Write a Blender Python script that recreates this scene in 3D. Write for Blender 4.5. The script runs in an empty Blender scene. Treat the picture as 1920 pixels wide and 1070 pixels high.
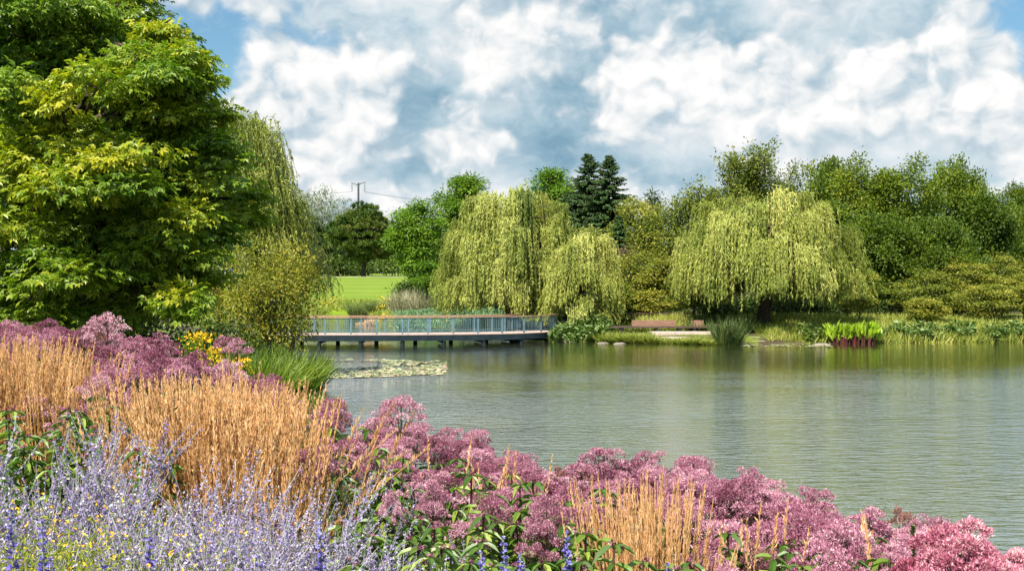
import bpy, math
import numpy as np
from mathutils import Vector

C = bpy.context.scene
COL = C.collection
R = math.radians
rng = np.random.default_rng(11)

# ------------------------------------------------------------------ camera, world, sun, exposure
F = 2059.0                       # focal length in photo pixels (1920 wide)
HZ = 520.0                       # horizon row
EYE = 4.0                        # eye height above the water
cam = bpy.data.cameras.new('camera')
camo = bpy.data.objects.new('camera', cam)
COL.objects.link(camo)
camo.location = (0, 0, EYE)
camo.rotation_euler = (R(90), 0, 0)
cam.sensor_width = 36
cam.lens = 36 * F / 1920
cam.shift_y = -(535 - HZ) / 1920
cam.clip_start = 0.05
cam.clip_end = 6000
C.camera = camo

SUN = np.array([-0.30, -0.58, 0.84]); SUN /= np.linalg.norm(SUN)
sun = bpy.data.lights.new('sun', 'SUN')
sun.energy = 4.6
sun.angle = R(0.6)
sun.color = (1.0, 0.93, 0.80)
suno = bpy.data.objects.new('sun', sun)
COL.objects.link(suno)
suno.rotation_euler = Vector(-SUN).to_track_quat('-Z', 'Y').to_euler()

EXPO = 1.28
C.view_settings.view_transform = 'Standard'
C.view_settings.look = 'None'
C.view_settings.gamma = 1
C.view_settings.exposure = EXPO
C.cycles.max_bounces = 5
C.cycles.diffuse_bounces = 3
C.cycles.glossy_bounces = 3
C.cycles.transmission_bounces = 3
C.cycles.transparent_max_bounces = 4
C.cycles.caustics_reflective = False
C.cycles.caustics_refractive = False
C.cycles.sample_clamp_indirect = 4
C.cycles.use_denoising = True


class NT:
    """Small helper to wire shader nodes."""
    def __init__(self, tree):
        self.t = tree
        tree.nodes.clear()

    def n(self, kind, ins=None, **props):
        nd = self.t.nodes.new(kind)
        for k, v in props.items():
            setattr(nd, k, v)
        for k, v in (ins or {}).items():
            s = nd.inputs[k]
            if hasattr(v, 'is_linked') or isinstance(v, bpy.types.NodeSocket):
                self.t.links.new(v, s)
            else:
                s.default_value = v
        return nd

    def m(self, op, a, b=0.0, c=0.0, clamp=False):
        return self.n('ShaderNodeMath', {0: a, 1: b, 2: c}, operation=op, use_clamp=clamp).outputs[0]

    def vm(self, op, a, b=(0, 0, 0), c=(0, 0, 0)):
        nd = self.n('ShaderNodeVectorMath', {0: a, 1: b}, operation=op)
        if op == 'MULTIPLY_ADD':
            s = nd.inputs[2]
            s.default_value = c
        return nd.outputs['Value'] if op in ('LENGTH', 'DISTANCE', 'DOT_PRODUCT') else nd.outputs[0]

    def ramp(self, fac, stops, interp='LINEAR'):
        nd = self.n('ShaderNodeValToRGB', {0: fac})
        cr = nd.color_ramp
        cr.interpolation = interp
        while len(cr.elements) < len(stops):
            cr.elements.new(0.5)
        for e, (p, c) in zip(cr.elements, stops):
            e.position = p
            e.color = (*c, 1) if len(c) == 3 else c
        return nd.outputs[0]

    def smooth(self, x, a, b, lo=0.0, hi=1.0):
        return self.n('ShaderNodeMapRange', {0: x, 1: a, 2: b, 3: lo, 4: hi}, interpolation_type='SMOOTHSTEP').outputs[0]

    def mix(self, f, a, b):
        nd = self.n('ShaderNodeMix', data_type='RGBA')
        for s, v in ((nd.inputs[0], f), (nd.inputs[6], a), (nd.inputs[7], b)):
            if isinstance(v, bpy.types.NodeSocket):
                self.t.links.new(v, s)
            else:
                s.default_value = (*v, 1) if isinstance(v, tuple) and len(v) == 3 else v
        return nd.outputs[2]

    def link(self, a, b):
        self.t.links.new(a, b)


def build_world():
    w = bpy.data.worlds.new('World')
    C.world = w
    w.use_nodes = True
    t = NT(w.node_tree)
    d = t.n('ShaderNodeTexCoord').outputs['Generated']
    sx = t.n('ShaderNodeSeparateXYZ', {0: d})
    az = t.m('ARCTAN2', sx.outputs[0], sx.outputs[1])
    el = t.m('ARCSINE', sx.outputs[2])
    p = t.n('ShaderNodeCombineXYZ', {0: az, 1: el, 2: 0.0}).outputs[0]

    def at(px, py):
        u, v = (px - 960) / F, (HZ - py) / F
        a = math.atan(u)
        return a, math.atan(v * math.cos(a))

    def blob(px, py, rx, ry, amp, soft=1.0):
        a, e = at(px, py)
        sxx, syy = F / rx, F / ry
        q = t.vm('MULTIPLY_ADD', p, (sxx, syy, 0), (-a * sxx, -e * syy, 0))
        return t.smooth(t.vm('LENGTH', q), 0.0, 1.6, amp, 0.0)

    def total(items):
        s = None
        for b in items:
            v = blob(*b)
            s = v if s is None else t.m('ADD', s, v)
        return s
    # a gentle domain warp billows the edges
    wv = t.n('ShaderNodeTexNoise', {'Vector': p, 'Scale': 24.0, 'Detail': 2.0, 'Roughness': 0.5}, noise_dimensions='2D').outputs['Color']
    pw = t.vm('ADD', p, t.vm('MULTIPLY', t.vm('SUBTRACT', wv, (0.5, 0.5, 0.5)), (0.026, 0.020, 0)))
    haze = t.smooth(el, 0.03, 0.135, 1.0, 0.0)

    # back layer: a soft grey-blue sheet with paler and darker bellies
    sheet = t.n('ShaderNodeTexNoise', {'Vector': t.vm('MULTIPLY', pw, (1.0, 1.5, 1)), 'Scale': 9.0, 'Detail': 5.0, 'Roughness': 0.58}, noise_dimensions='2D').outputs[0]
    cover = total([(1000, 170, 600, 330, 0.42), (1560, 130, 420, 260, 0.34), (640, 330, 200, 170, 0.22),
                   (330, 110, 200, 150, -0.30), (1900, 50, 70, 90, -0.40), (1250, 330, 700, 80, 0.26)])
    a_sheet = t.m('MAXIMUM', t.smooth(t.m('ADD', sheet, cover), 0.46, 0.72), t.m('MULTIPLY', haze, 0.93))
    grey = total([(880, 180, 150, 80, 0.20), (740, 240, 130, 36, 0.18), (1270, 45, 170, 60, 0.24), (1620, 245, 260, 60, 0.14), (1030, 10, 70, 40, .2),
                  (1010, 290, 260, 50, 0.08), (1360, 150, 110, 60, 0.12)])
    st = t.m('SUBTRACT', t.m('ADD', t.m('MULTIPLY', t.m('SUBTRACT', sheet, 0.5), 2.3), t.m('ADD', 0.58, t.m('MULTIPLY', haze, 0.18))), grey)
    c_sheet = t.ramp(st, [(0.0, (0.23, 0.40, 0.53)), (0.30, (0.38, 0.55, 0.66)), (0.60, (0.62, 0.74, 0.81)), (1.0, (0.90, 0.93, 0.95))])

    # front layer: cumulus heads with crisp sunlit rims
    def dens(vec):
        q = t.vm('MULTIPLY', vec, (1.0, 1.25, 1))
        f = t.n('ShaderNodeTexNoise', {'Vector': q, 'Scale': 9.0, 'Detail': 5.0, 'Roughness': 0.56, 'Lacunarity': 2.1}, noise_dimensions='2D').outputs[0]
        v = t.n('ShaderNodeTexVoronoi', {'Vector': q, 'Scale': 15.0, 'Detail': 2.0, 'Roughness': 0.5, 'Lacunarity': 2.3, 'Smoothness': 0.45}, voronoi_dimensions='2D', feature='SMOOTH_F1', normalize=True).outputs[0]
        return t.m('ADD', t.m('MULTIPLY', f, 0.70), t.m('MULTIPLY', t.m('SUBTRACT', 0.62, v), 0.60))
    d0 = dens(pw)
    d1 = dens(t.vm('ADD', pw, (-0.007, 0.012, 0)))
    heads = total([(600, 90, 110, 130, 0.34), (760, 140, 110, 70, 0.24), (1500, 100, 190, 100, 0.30), (1740, 60, 120, 80, 0.34), (1895, 245, 66, 110, 0.42),
                   (560, 300, 170, 140, 0.26), (1290, 225, 150, 70, 0.24), (1060, 50, 190, 70, 0.34), (880, 70, 90, 60, .22), (1190, 150, 130, 70, .22), (1120, 330, 200, 40, .2), (1000, 180, 90, 50, .24), (860, 280, 110, 40, .2), (1240, 110, 70, 40, .2), (740, 290, 120, 40, .2), (1500, 185, 130, 26, 0.26), (482, 12, 50, 26, .36), (378, 10, 36, 22, .32), (510, 82, 62, 34, .32),
                   (1873, 105, 26, 32, .38), (1180, 160, 90, 60, .20), (330, 110, 190, 140, -0.12), (1750, 185, 60, 30, .2), (940, 110, 110, 50, .26), (830, 250, 90, 40, .2), (1330, 190, 90, 60, .2), (1130, 250, 90, 50, .2), (450, 230, 60, 50, .2)])
    dh = t.m('ADD', t.m('MULTIPLY', d0, 1.25), t.m('SUBTRACT', t.m('MULTIPLY', heads, 0.74), 0.10))
    a_head = t.smooth(dh, 0.54, 0.79)
    lit = t.m('MULTIPLY', t.m('SUBTRACT', d0, d1), 3.0)
    hv = t.m('ADD', t.m('ADD', lit, t.m('MULTIPLY', t.m('SUBTRACT', dh, 0.74), 1.0)), 0.53)
    c_head = t.ramp(hv, [(0.0, (0.40, 0.54, 0.64)), (0.35, (0.62, 0.72, 0.79)), (0.62, (0.84, 0.88, 0.90)), (0.85, (0.98, 0.98, 0.98)), (1.0, (1.05, 1.04, 1.03))])
    # added fill: sky above the view brightened to open shadows and silver the water
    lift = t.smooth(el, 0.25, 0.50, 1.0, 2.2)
    sky = t.n('ShaderNodeTexSky', sky_type='NISHITA', sun_disc=False, sun_elevation=float(math.asin(SUN[2])),
              sun_rotation=float(math.atan2(SUN[0], SUN[1])), air_density=1.2, dust_density=0.6, ozone_density=2.0)
    skyc = t.n('ShaderNodeVectorMath', {0: sky.outputs[0], 3: 0.056}, operation='SCALE').outputs[0]
    tint = t.vm('MULTIPLY', skyc, (0.66, 0.88, 0.95))
    ex = 2 ** -EXPO
    allc = t.mix(a_head, t.mix(a_sheet, t.vm('MULTIPLY', tint, (1 / ex, 1 / ex, 1 / ex)), c_sheet), c_head)
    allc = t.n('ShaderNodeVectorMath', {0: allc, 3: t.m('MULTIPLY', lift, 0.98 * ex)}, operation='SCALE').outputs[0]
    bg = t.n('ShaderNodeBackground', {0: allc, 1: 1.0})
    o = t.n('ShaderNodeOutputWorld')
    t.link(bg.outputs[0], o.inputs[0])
    w.cycles.sampling_method = 'MANUAL'
    w.cycles.sample_map_resolution = 512


build_world()

# ------------------------------------------------------------------ mesh helpers


def unit(a):
    return a / np.maximum(np.linalg.norm(a, axis=-1, keepdims=True), 1e-9)


def rdir(n, r=None):
    return unit((r or rng).normal(size=(n, 3)))


def _hash(ix, iy, iz):
    h = (ix * 374761393 + iy * 668265263 + iz * 2147483647) & 0xffffffff
    h = ((h ^ (h >> 13)) * 1274126177) & 0xffffffff
    return ((h ^ (h >> 16)) & 0xffff) / 65535.0


def noise(p, s=1.0):
    """Value noise in 0..1 at points p (n,3)."""
    q = np.asarray(p, float) * s
    i = np.floor(q).astype(np.int64)
    f = q - i
    f = f * f * (3 - 2 * f)
    out = 0
    for dx in (0, 1):
        for dy in (0, 1):
            for dz in (0, 1):
                w = (f[:, 0] if dx else 1 - f[:, 0]) * (f[:, 1] if dy else 1 - f[:, 1]) * (f[:, 2] if dz else 1 - f[:, 2])
                out = out + w * _hash(i[:, 0] + dx, i[:, 1] + dy, i[:, 2] + dz)
    return out


class MB:
    def __init__(self):
        self.v, self.t, self.f, self.n = [], [], [], 0

    def add(self, V, faces, tint=0.5, mi=0):
        """V (n,3); faces: list of int arrays (m,k)."""
        V = np.asarray(V, np.float32).reshape(-1, 3)
        self.v.append(V)
        self.t.append(np.broadcast_to(np.asarray(tint, np.float32), (len(V),)).copy())
        for f in faces:
            self.f.append((np.asarray(f, np.int64) + self.n, mi))
        self.n += len(V)

    def stamp(self, tv, tfs, P, U, N, S, tint, mi=0):
        """Copies of a template (u along, v across, w normal) at P with axis U, rough normal N and scale S (n,) or (n,3)."""
        n, k = len(P), len(tv)
        if n == 0:
            return
        U = unit(U)
        V = unit(np.cross(N, U))
        W = np.cross(U, V)
        S = np.asarray(S, float)
        if S.ndim == 1:
            S = np.repeat(S[:, None], 3, 1)
        X = (P[:, None, :] + tv[None, :, 0, None] * (U * S[:, :1])[:, None, :] + tv[None, :, 1, None] * (V * S[:, 1:2])[:, None, :]
             + tv[None, :, 2, None] * (W * S[:, 2:3])[:, None, :])
        base = (np.arange(n) * k)[:, None, None]
        fs = [(base + np.asarray(f)[None]).reshape(-1, len(f[0])) for f in tfs]
        self.add(X.reshape(-1, 3), fs, np.repeat(np.broadcast_to(tint, (n,)), k), mi)

    def tubes(self, P, Rd, sides=3, tint=0.5, mi=0):
        """N polylines P (N,M,3) with radii Rd (N,M)."""
        P = np.asarray(P, float)
        if P.ndim == 2:
            P = P[None]
        N, M = P.shape[:2]
        Rd = np.broadcast_to(np.asarray(Rd, float), (N, M))
        T = unit(np.gradient(P, axis=1))
        ref = np.where(np.abs(T[..., 2:3]) > 0.8, np.array([1.0, 0.2, 0]), np.array([0, 0, 1.0]))
        A = unit(np.cross(T, ref))
        B = np.cross(T, A)
        a = np.arange(sides) / sides * 2 * np.pi
        X = P[:, :, None, :] + Rd[:, :, None, None] * (np.cos(a)[:, None] * A[:, :, None, :] + np.sin(a)[:, None] * B[:, :, None, :])
        idx = np.arange(N * M * sides).reshape(N, M, sides)
        nx = np.roll(idx, -1, axis=2)
        q = np.stack([idx[:, :-1], nx[:, :-1], nx[:, 1:], idx[:, 1:]], -1).reshape(-1, 4)
        tt = np.broadcast_to(np.asarray(tint, np.float32).reshape(-1, 1, 1) if np.ndim(tint) else tint, (N, M, sides)).reshape(-1)
        self.add(X.reshape(-1, 3), [q], tt, mi)

    def box(self, x0, x1, y0, y1, z0, z1, tint=0.5, mi=0):
        V = [(x, y, z) for z in (z0, z1) for y in (y0, y1) for x in (x0, x1)]
        self.add(V, [[(0, 2, 3, 1), (4, 5, 7, 6), (0, 1, 5, 4), (2, 6, 7, 3), (0, 4, 6, 2), (1, 3, 7, 5)]], tint, mi)

    def bar(self, a, b, w, h, tint=0.5, mi=0, up=(0, 0, 1)):
        """A box from a to b, w across and h along up."""
        a, b = np.array(a, float), np.array(b, float)
        t = unit(b - a)
        s = np.cross(t, up)
        s = unit(s) if np.linalg.norm(s) > 1e-6 else np.array([1.0, 0, 0])
        u = np.cross(s, t)
        V = [p + sx * s * w / 2 + sz * u * h / 2 for p in (a, b) for sx, sz in ((-1, -1), (1, -1), (1, 1), (-1, 1))]
        self.add(V, [[(0, 1, 2, 3), (7, 6, 5, 4), (0, 4, 5, 1), (1, 5, 6, 2), (2, 6, 7, 3), (3, 7, 4, 0)]], tint, mi)

    def build(self, name, mats, parent=None, smooth=False, loc=None):
        me = bpy.data.meshes.new(name)
        if self.n:
            V = np.concatenate(self.v)
            if loc is not None:
                V = V - np.asarray(loc, np.float32)
            me.vertices.add(len(V))
            me.vertices.foreach_set('co', V.ravel())
            sizes = np.concatenate([np.full(len(f), f.shape[1]) for f, _ in self.f])
            flat = np.concatenate([f.ravel() for f, _ in self.f])
            mi = np.concatenate([np.full(len(f), m) for f, m in self.f])
            me.loops.add(len(flat))
            me.loops.foreach_set('vertex_index', flat.astype(np.int32))
            me.polygons.add(len(sizes))
            me.polygons.foreach_set('loop_start', np.concatenate([[0], np.cumsum(sizes)[:-1]]).astype(np.int32))
            me.polygons.foreach_set('material_index', mi.astype(np.int32))
            me.polygons.foreach_set('use_smooth', np.full(len(sizes), bool(smooth)))
            at = me.attributes.new('tint', 'FLOAT', 'POINT')
            at.data.foreach_set('value', np.concatenate(self.t).astype(np.float32))
            me.update(calc_edges=True)
        for m in (mats if isinstance(mats, (list, tuple)) else [mats]):
            me.materials.append(m)
        o = bpy.data.objects.new(name, me)
        COL.objects.link(o)
        if parent is not None:
            o.parent = parent
        elif loc is not None:
            o.location = loc
        return o


def tag(o, label=None, cat=None, group=None, kind=None):
    for k, v in (('label', label), ('category', cat), ('group', group), ('kind', kind)):
        if v:
            o[k] = v
    return o


def thing(name, label, cat, loc=(0, 0, 0), group=None):
    o = bpy.data.objects.new(name, None)
    COL.objects.link(o)
    o.location = loc
    o.empty_display_size = 0.2
    return tag(o, label, cat, group)


def dup(root, loc, rz=0.0, scale=(1, 1, 1), label=None, group=None, tilt=(0, 0)):
    r = root.copy()
    COL.objects.link(r)
    r.location, r.rotation_euler, r.scale = loc, (tilt[0], tilt[1], rz), scale
    for ch in root.children:
        c = ch.copy()
        COL.objects.link(c)
        c.parent = r
        for g in ch.children:
            d = g.copy()
            COL.objects.link(d)
            d.parent = c
    if label:
        r['label'] = label
    if group:
        r['group'] = group
    return r


def discard(root):
    for ch in list(root.children):
        for g in list(ch.children):
            bpy.data.objects.remove(g)
        bpy.data.objects.remove(ch)
    bpy.data.objects.remove(root)


# ------------------------------------------------------------------ templates
LEAF = (np.array([[0, 0, 0], [0.45, 0.5, 0.10], [1, 0, -0.06], [0.45, -0.5, 0.10]]), [[(0, 1, 2, 3)]])
LEAF2 = (np.array([[0, 0, 0], [0.3, 0.42, 0.10], [0.65, 0.36, 0.06], [1, 0, -0.14], [0.65, -0.36, 0.06], [0.3, -0.42, 0.10], [0.5, 0, -0.02]]),
         [[(0, 1, 2, 6), (6, 2, 3, 4), (0, 6, 4, 5)]])
BLADE = (np.array([[0, 0.5, 0], [0, -0.5, 0], [0.4, 0.42, 0.03], [0.4, -0.42, 0.03], [0.75, 0.28, 0.13], [0.75, -0.28, 0.13], [1, 0, 0.30]]),
         [[(0, 1, 3, 2), (2, 3, 5, 4)], [(4, 5, 6)]])


def maple_template():
    V, Fq = [], []
    for k, (ang, ln, wd) in enumerate([(0, 1.0, .20), (48, .88, .18), (-48, .88, .18), (105, .55, .15), (-105, .55, .15)]):
        a = R(ang)
        d, s = np.array([math.cos(a), math.sin(a), 0]), np.array([-math.sin(a), math.cos(a), 0])
        b = 4 * k
        V += [np.zeros(3), d * ln * .55 + s * wd + np.array([0, 0, .05]), d * ln + np.array([0, 0, -.18 * ln]), d * ln * .55 - s * wd + np.array([0, 0, .05])]
        Fq.append((b, b + 1, b + 2, b + 3))
    return np.array(V), [Fq]


MAPLE = maple_template()

# ------------------------------------------------------------------ materials


def mat(name):
    m = bpy.data.materials.new(name)
    m.use_nodes = True
    return m, NT(m.node_tree)


def leaf_mat(name, stops, trans=0.30, rough=0.5, spec=0.3, jitter=0.25, obj=0.14):
    m, t = mat(name)
    a = t.n('ShaderNodeAttribute', attribute_name='tint').outputs['Fac']
    rnd = t.n('ShaderNodeNewGeometry').outputs['Random Per Island']
    f = t.m('ADD', a, t.m('MULTIPLY', t.m('SUBTRACT', rnd, 0.5), jitter))
    f = t.m('ADD', f, t.m('MULTIPLY', t.m('SUBTRACT', t.n('ShaderNodeObjectInfo').outputs['Random'], 0.5), obj), clamp=True)
    c = t.ramp(f, stops)
    b = t.n('ShaderNodeBsdfPrincipled', {'Base Color': c, 'Roughness': rough, 'Specular IOR Level': spec})
    o = t.n('ShaderNodeOutputMaterial')
    if trans > 0:
        tc = t.vm('MULTIPLY', c, (1.05, 1.2, 0.6))
        tr = t.n('ShaderNodeBsdfTranslucent', {0: tc})
        mx = t.n('ShaderNodeMixShader', {0: trans, 1: b.outputs[0], 2: tr.outputs[0]})
        t.link(mx.outputs[0], o.inputs[0])
    else:
        t.link(b.outputs[0], o.inputs[0])
    return m


def solid_mat(name, c0, c1, scale=6.0, rough=0.7, spec=0.3, stretch=(1, 1, 1), bump=0.0, detail=5.0, metallic=0.0):
    m, t = mat(name)
    co = t.n('ShaderNodeTexCoord').outputs['Object']
    v = t.vm('MULTIPLY', co, stretch)
    n = t.n('ShaderNodeTexNoise', {'Vector': v, 'Scale': scale, 'Detail': detail, 'Roughness': 0.6}).outputs[0]
    a = t.n('ShaderNodeAttribute', attribute_name='tint').outputs['Fac']
    f = t.m('ADD', t.smooth(n, 0.3, 0.7), t.m('MULTIPLY', t.m('SUBTRACT', a, 0.5), 0.6), clamp=True)
    c = t.mix(f, c0, c1)
    b = t.n('ShaderNodeBsdfPrincipled', {'Base Color': c, 'Roughness': rough, 'Specular IOR Level': spec, 'Metallic': metallic})
    if bump:
        bp = t.n('ShaderNodeBump', {'Strength': bump, 'Distance': 0.02, 'Height': n})
        t.link(bp.outputs[0], b.inputs['Normal'])
    o = t.n('ShaderNodeOutputMaterial')
    t.link(b.outputs[0], o.inputs[0])
    return m


M = {}
M['maple'] = leaf_mat('maple_leaf', [(0, (.036, .092, .008)), (.45, (.105, .195, .014)), (.75, (.21, .29, .018)), (1, (.42, .40, .02))], .42, .42, .4, .22)
M['willow'] = leaf_mat('willow_leaf', [(0, (.085, .125, .016)), (.5, (.24, .275, .042)), (1, (.50, .49, .13))], .26, .5, .3, .3)
M['willow_far'] = leaf_mat('willow_leaf_green', [(0, (.07, .11, .012)), (.5, (.19, .24, .030)), (1, (.38, .39, .08))], .35, .5, .3, .3)
M['gold_shrub'] = leaf_mat('gold_shrub_leaf', [(0, (.05, .08, .006)), (.5, (.155, .175, .012)), (.8, (.27, .24, .02)), (1, (.36, .27, .04))], .32, .5, .3, .2)
M['locust'] = leaf_mat('locust_leaf', [(0, (.03, .075, .006)), (.5, (.09, .18, .010)), (1, (.20, .30, .02))], .35, .5, .25, .3)
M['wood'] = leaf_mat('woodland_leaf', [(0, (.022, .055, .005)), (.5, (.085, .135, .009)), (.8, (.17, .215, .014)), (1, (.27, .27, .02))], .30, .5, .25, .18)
M['olive'] = leaf_mat('olive_leaf', [(0, (.05, .085, .010)), (.5, (.125, .165, .016)), (.8, (.24, .24, .03)), (1, (.34, .31, .05))], .30, .5, .25, .18)
M['dark'] = leaf_mat('dark_undergrowth_leaf', [(0, (.012, .03, .004)), (.5, (.04, .075, .008)), (1, (.12, .17, .02))], .25, .5, .25, .35)
M['grey'] = leaf_mat('grey_leaf', [(0, (.10, .13, .08)), (.5, (.20, .235, .17)), (1, (.34, .37, .29))], .25, .6, .2, .3)
M['pine'] = leaf_mat('pine_needle', [(0, (.014, .038, .008)), (.5, (.042, .082, .012)), (.85, (.12, .17, .02)), (1, (.20, .16, .06))], .10, .5, .2, .3)
M['spruce'] = leaf_mat('spruce_needle', [(0, (.014, .038, .012)), (.6, (.038, .082, .020)), (1, (.10, .16, .04))], .08, .5, .2, .3)
M['brown'] = leaf_mat('brown_twig_leaf', [(0, (.06, .04, .02)), (.5, (.16, .11, .06)), (1, (.28, .20, .12))], .15, .7, .1, .3)
M['rush'] = leaf_mat('rush_blade', [(0, (.025, .065, .006)), (.5, (.085, .165, .012)), (1, (.28, .33, .05))], .35, .4, .35, .3)
M['bankgrass'] = leaf_mat('bank_grass_blade', [(0, (.07, .12, .012)), (.5, (.18, .24, .025)), (1, (.42, .40, .10))], .35, .5, .3, .4)
M['darkreed'] = leaf_mat('dark_reed_blade', [(0, (.022, .048, .010)), (.5, (.062, .098, .022)), (1, (.15, .19, .05))], .25, .5, .3, .3)
M['hosta'] = leaf_mat('broad_bank_leaf', [(0, (.05, .10, .015)), (.5, (.13, .20, .045)), (1, (.32, .38, .16))], .30, .4, .4, .4)
M['bluegreen'] = leaf_mat('blue_green_leaf', [(0, (.06, .13, .05)), (.5, (.12, .22, .10)), (1, (.22, .33, .17))], .25, .5, .3, .3)
M['canna'] = leaf_mat('canna_leaf', [(0, (.12, .20, .01)), (.5, (.28, .42, .02)), (1, (.48, .55, .06))], .45, .4, .35, .25)
M['redstalk'] = leaf_mat('red_stalk', [(0, (.035, .010, .008)), (1, (.10, .022, .018))], 0, .5, .3, .3)
M['yellowmeadow'] = leaf_mat('yellow_bloom', [(0, (.45, .30, .01)), (1, (.75, .52, .03))], .2, .6, .2, .3)
M['palegrass'] = leaf_mat('pale_seed_grass', [(0, (.18, .18, .08)), (.5, (.33, .30, .19)), (1, (.5, .45, .34))], .3, .6, .2, .4)
# border flowers
M['jp_leaf'] = leaf_mat('joe_pye_leaf', [(0, (.02, .06, .008)), (.5, (.075, .145, .016)), (1, (.26, .33, .05))], .30, .42, .4, .45)
M['jp_stem'] = leaf_mat('joe_pye_stem', [(0, (.035, .018, .016)), (.6, (.07, .05, .025)), (1, (.10, .10, .03))], 0, .6, .2, .2)
M['jp_bloom'] = leaf_mat('joe_pye_bloom', [(0, (.085, .018, .036)), (.35, (.30, .092, .160)), (.70, (.54, .255, .360)), (1, (.84, .62, .69))], .25, .7, .15, .34, .34)
M['jp_rose'] = leaf_mat('joe_pye_rose_bloom', [(0, (.20, .030, .055)), (.4, (.40, .112, .185)), (.75, (.64, .30, .40)), (1, (.92, .66, .68))], .25, .7, .15, .45)
M['jp_brown'] = leaf_mat('joe_pye_faded_bloom', [(0, (.09, .03, .03)), (.5, (.25, .11, .10)), (1, (.45, .26, .22))], .15, .8, .1, .4)
M['reed_plume'] = leaf_mat('reed_plume', [(0, (.36, .165, .065)), (.5, (.68, .40, .20)), (1, (.84, .58, .34))], .30, .6, .2, .35)
M['reed_culm'] = leaf_mat('reed_culm', [(0, (.15, .075, .015)), (.5, (.43, .225, .055)), (1, (.64, .39, .14))], .2, .5, .3, .3)
M['reed_blade'] = leaf_mat('reed_blade', [(0, (.05, .085, .010)), (.5, (.15, .17, .018)), (1, (.40, .29, .05))], .3, .5, .3, .4)
M['sage_stem'] = leaf_mat('sage_stem', [(0, (.12, .13, .09)), (.5, (.25, .26, .20)), (1, (.42, .42, .37))], 0, .7, .2, .3)
M['sage_leaf'] = leaf_mat('sage_leaf', [(0, (.10, .15, .06)), (.5, (.22, .28, .13)), (1, (.40, .45, .28))], .25, .6, .2, .3)
M['sage_bloom'] = leaf_mat('sage_bloom', [(0, (.13, .085, .24)), (.45, (.275, .215, .395)), (.8, (.42, .375, .53)), (1, (.62, .60, .66))], .25, .7, .15, .5)
M['salvia_bloom'] = leaf_mat('salvia_bloom', [(0, (.06, .045, .24)), (.5, (.16, .13, .45)), (1, (.34, .31, .62))], .25, .6, .2, .5)
M['tick_leaf'] = leaf_mat('tickseed_leaf', [(0, (.07, .12, .010)), (.5, (.21, .25, .020)), (1, (.42, .41, .06))], .35, .5, .25, .4)
M['tick_bloom'] = leaf_mat('tickseed_bloom', [(0, (.55, .24, .008)), (.5, (.78, .46, .010)), (1, (.85, .62, .04))], .2, .6, .2, .3)
M['pad'] = leaf_mat('lily_pad', [(0, (.10, .14, .035)), (.5, (.27, .28, .13)), (.85, (.42, .39, .25)), (1, (.50, .30, .22))], 0, .5, .4, .5)
M['bark'] = solid_mat('bark', (.030, .022, .015), (.085, .065, .045), 9, .9, .1, (1, 1, .25), .6)
M['bark_grey'] = solid_mat('grey_bark', (.07, .06, .05), (.16, .14, .11), 9, .9, .1, (1, 1, .25), .6)
M['steel'] = solid_mat('blue_grey_steel', (.075, .135, .16), (.105, .175, .20), 3, .45, .4)
M['steel_dark'] = solid_mat('dark_blue_beam', (.007, .014, .019), (.014, .026, .034), 2, .7, .15)
M['handrail'] = solid_mat('handrail_timber', (.22, .12, .075), (.34, .20, .13), 8, .6, .3, (1, 1, 1))
M['deckboard'] = solid_mat('deck_timber', (.31, .21, .17), (.44, .33, .285), 5, .8, .2)
M['benchwood'] = solid_mat('bench_timber', (.17, .085, .058), (.28, .16, .11), 4, .65, .3, (.4, 3, 8), .2)
M['benchdark'] = solid_mat('dark_bench_timber', (.05, .035, .028), (.10, .07, .05), 4, .7, .2, (.4, 3, 3))
M['palewood'] = solid_mat('pale_terrace_timber', (.32, .25, .20), (.50, .41, .34), 5, .8, .2, (2, 1, 1))
M['black'] = solid_mat('black_metal', (.008, .009, .010), (.02, .02, .022), 4, .5, .3)
M['stone'] = solid_mat('bank_stone', (.10, .09, .075), (.26, .22, .185), 7, .9, .2, (1, 1, 1), .6)
M['pole'] = solid_mat('pole_wood', (.045, .047, .05), (.08, .082, .085), 4, .8, .2)
M['wire'] = solid_mat('wire', (.10, .11, .12), (.14, .15, .16), 4, .6, .2)
M['gravel'] = solid_mat('pale_path', (.50, .47, .40), (.62, .58, .50), 3, .9, .1)


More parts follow.
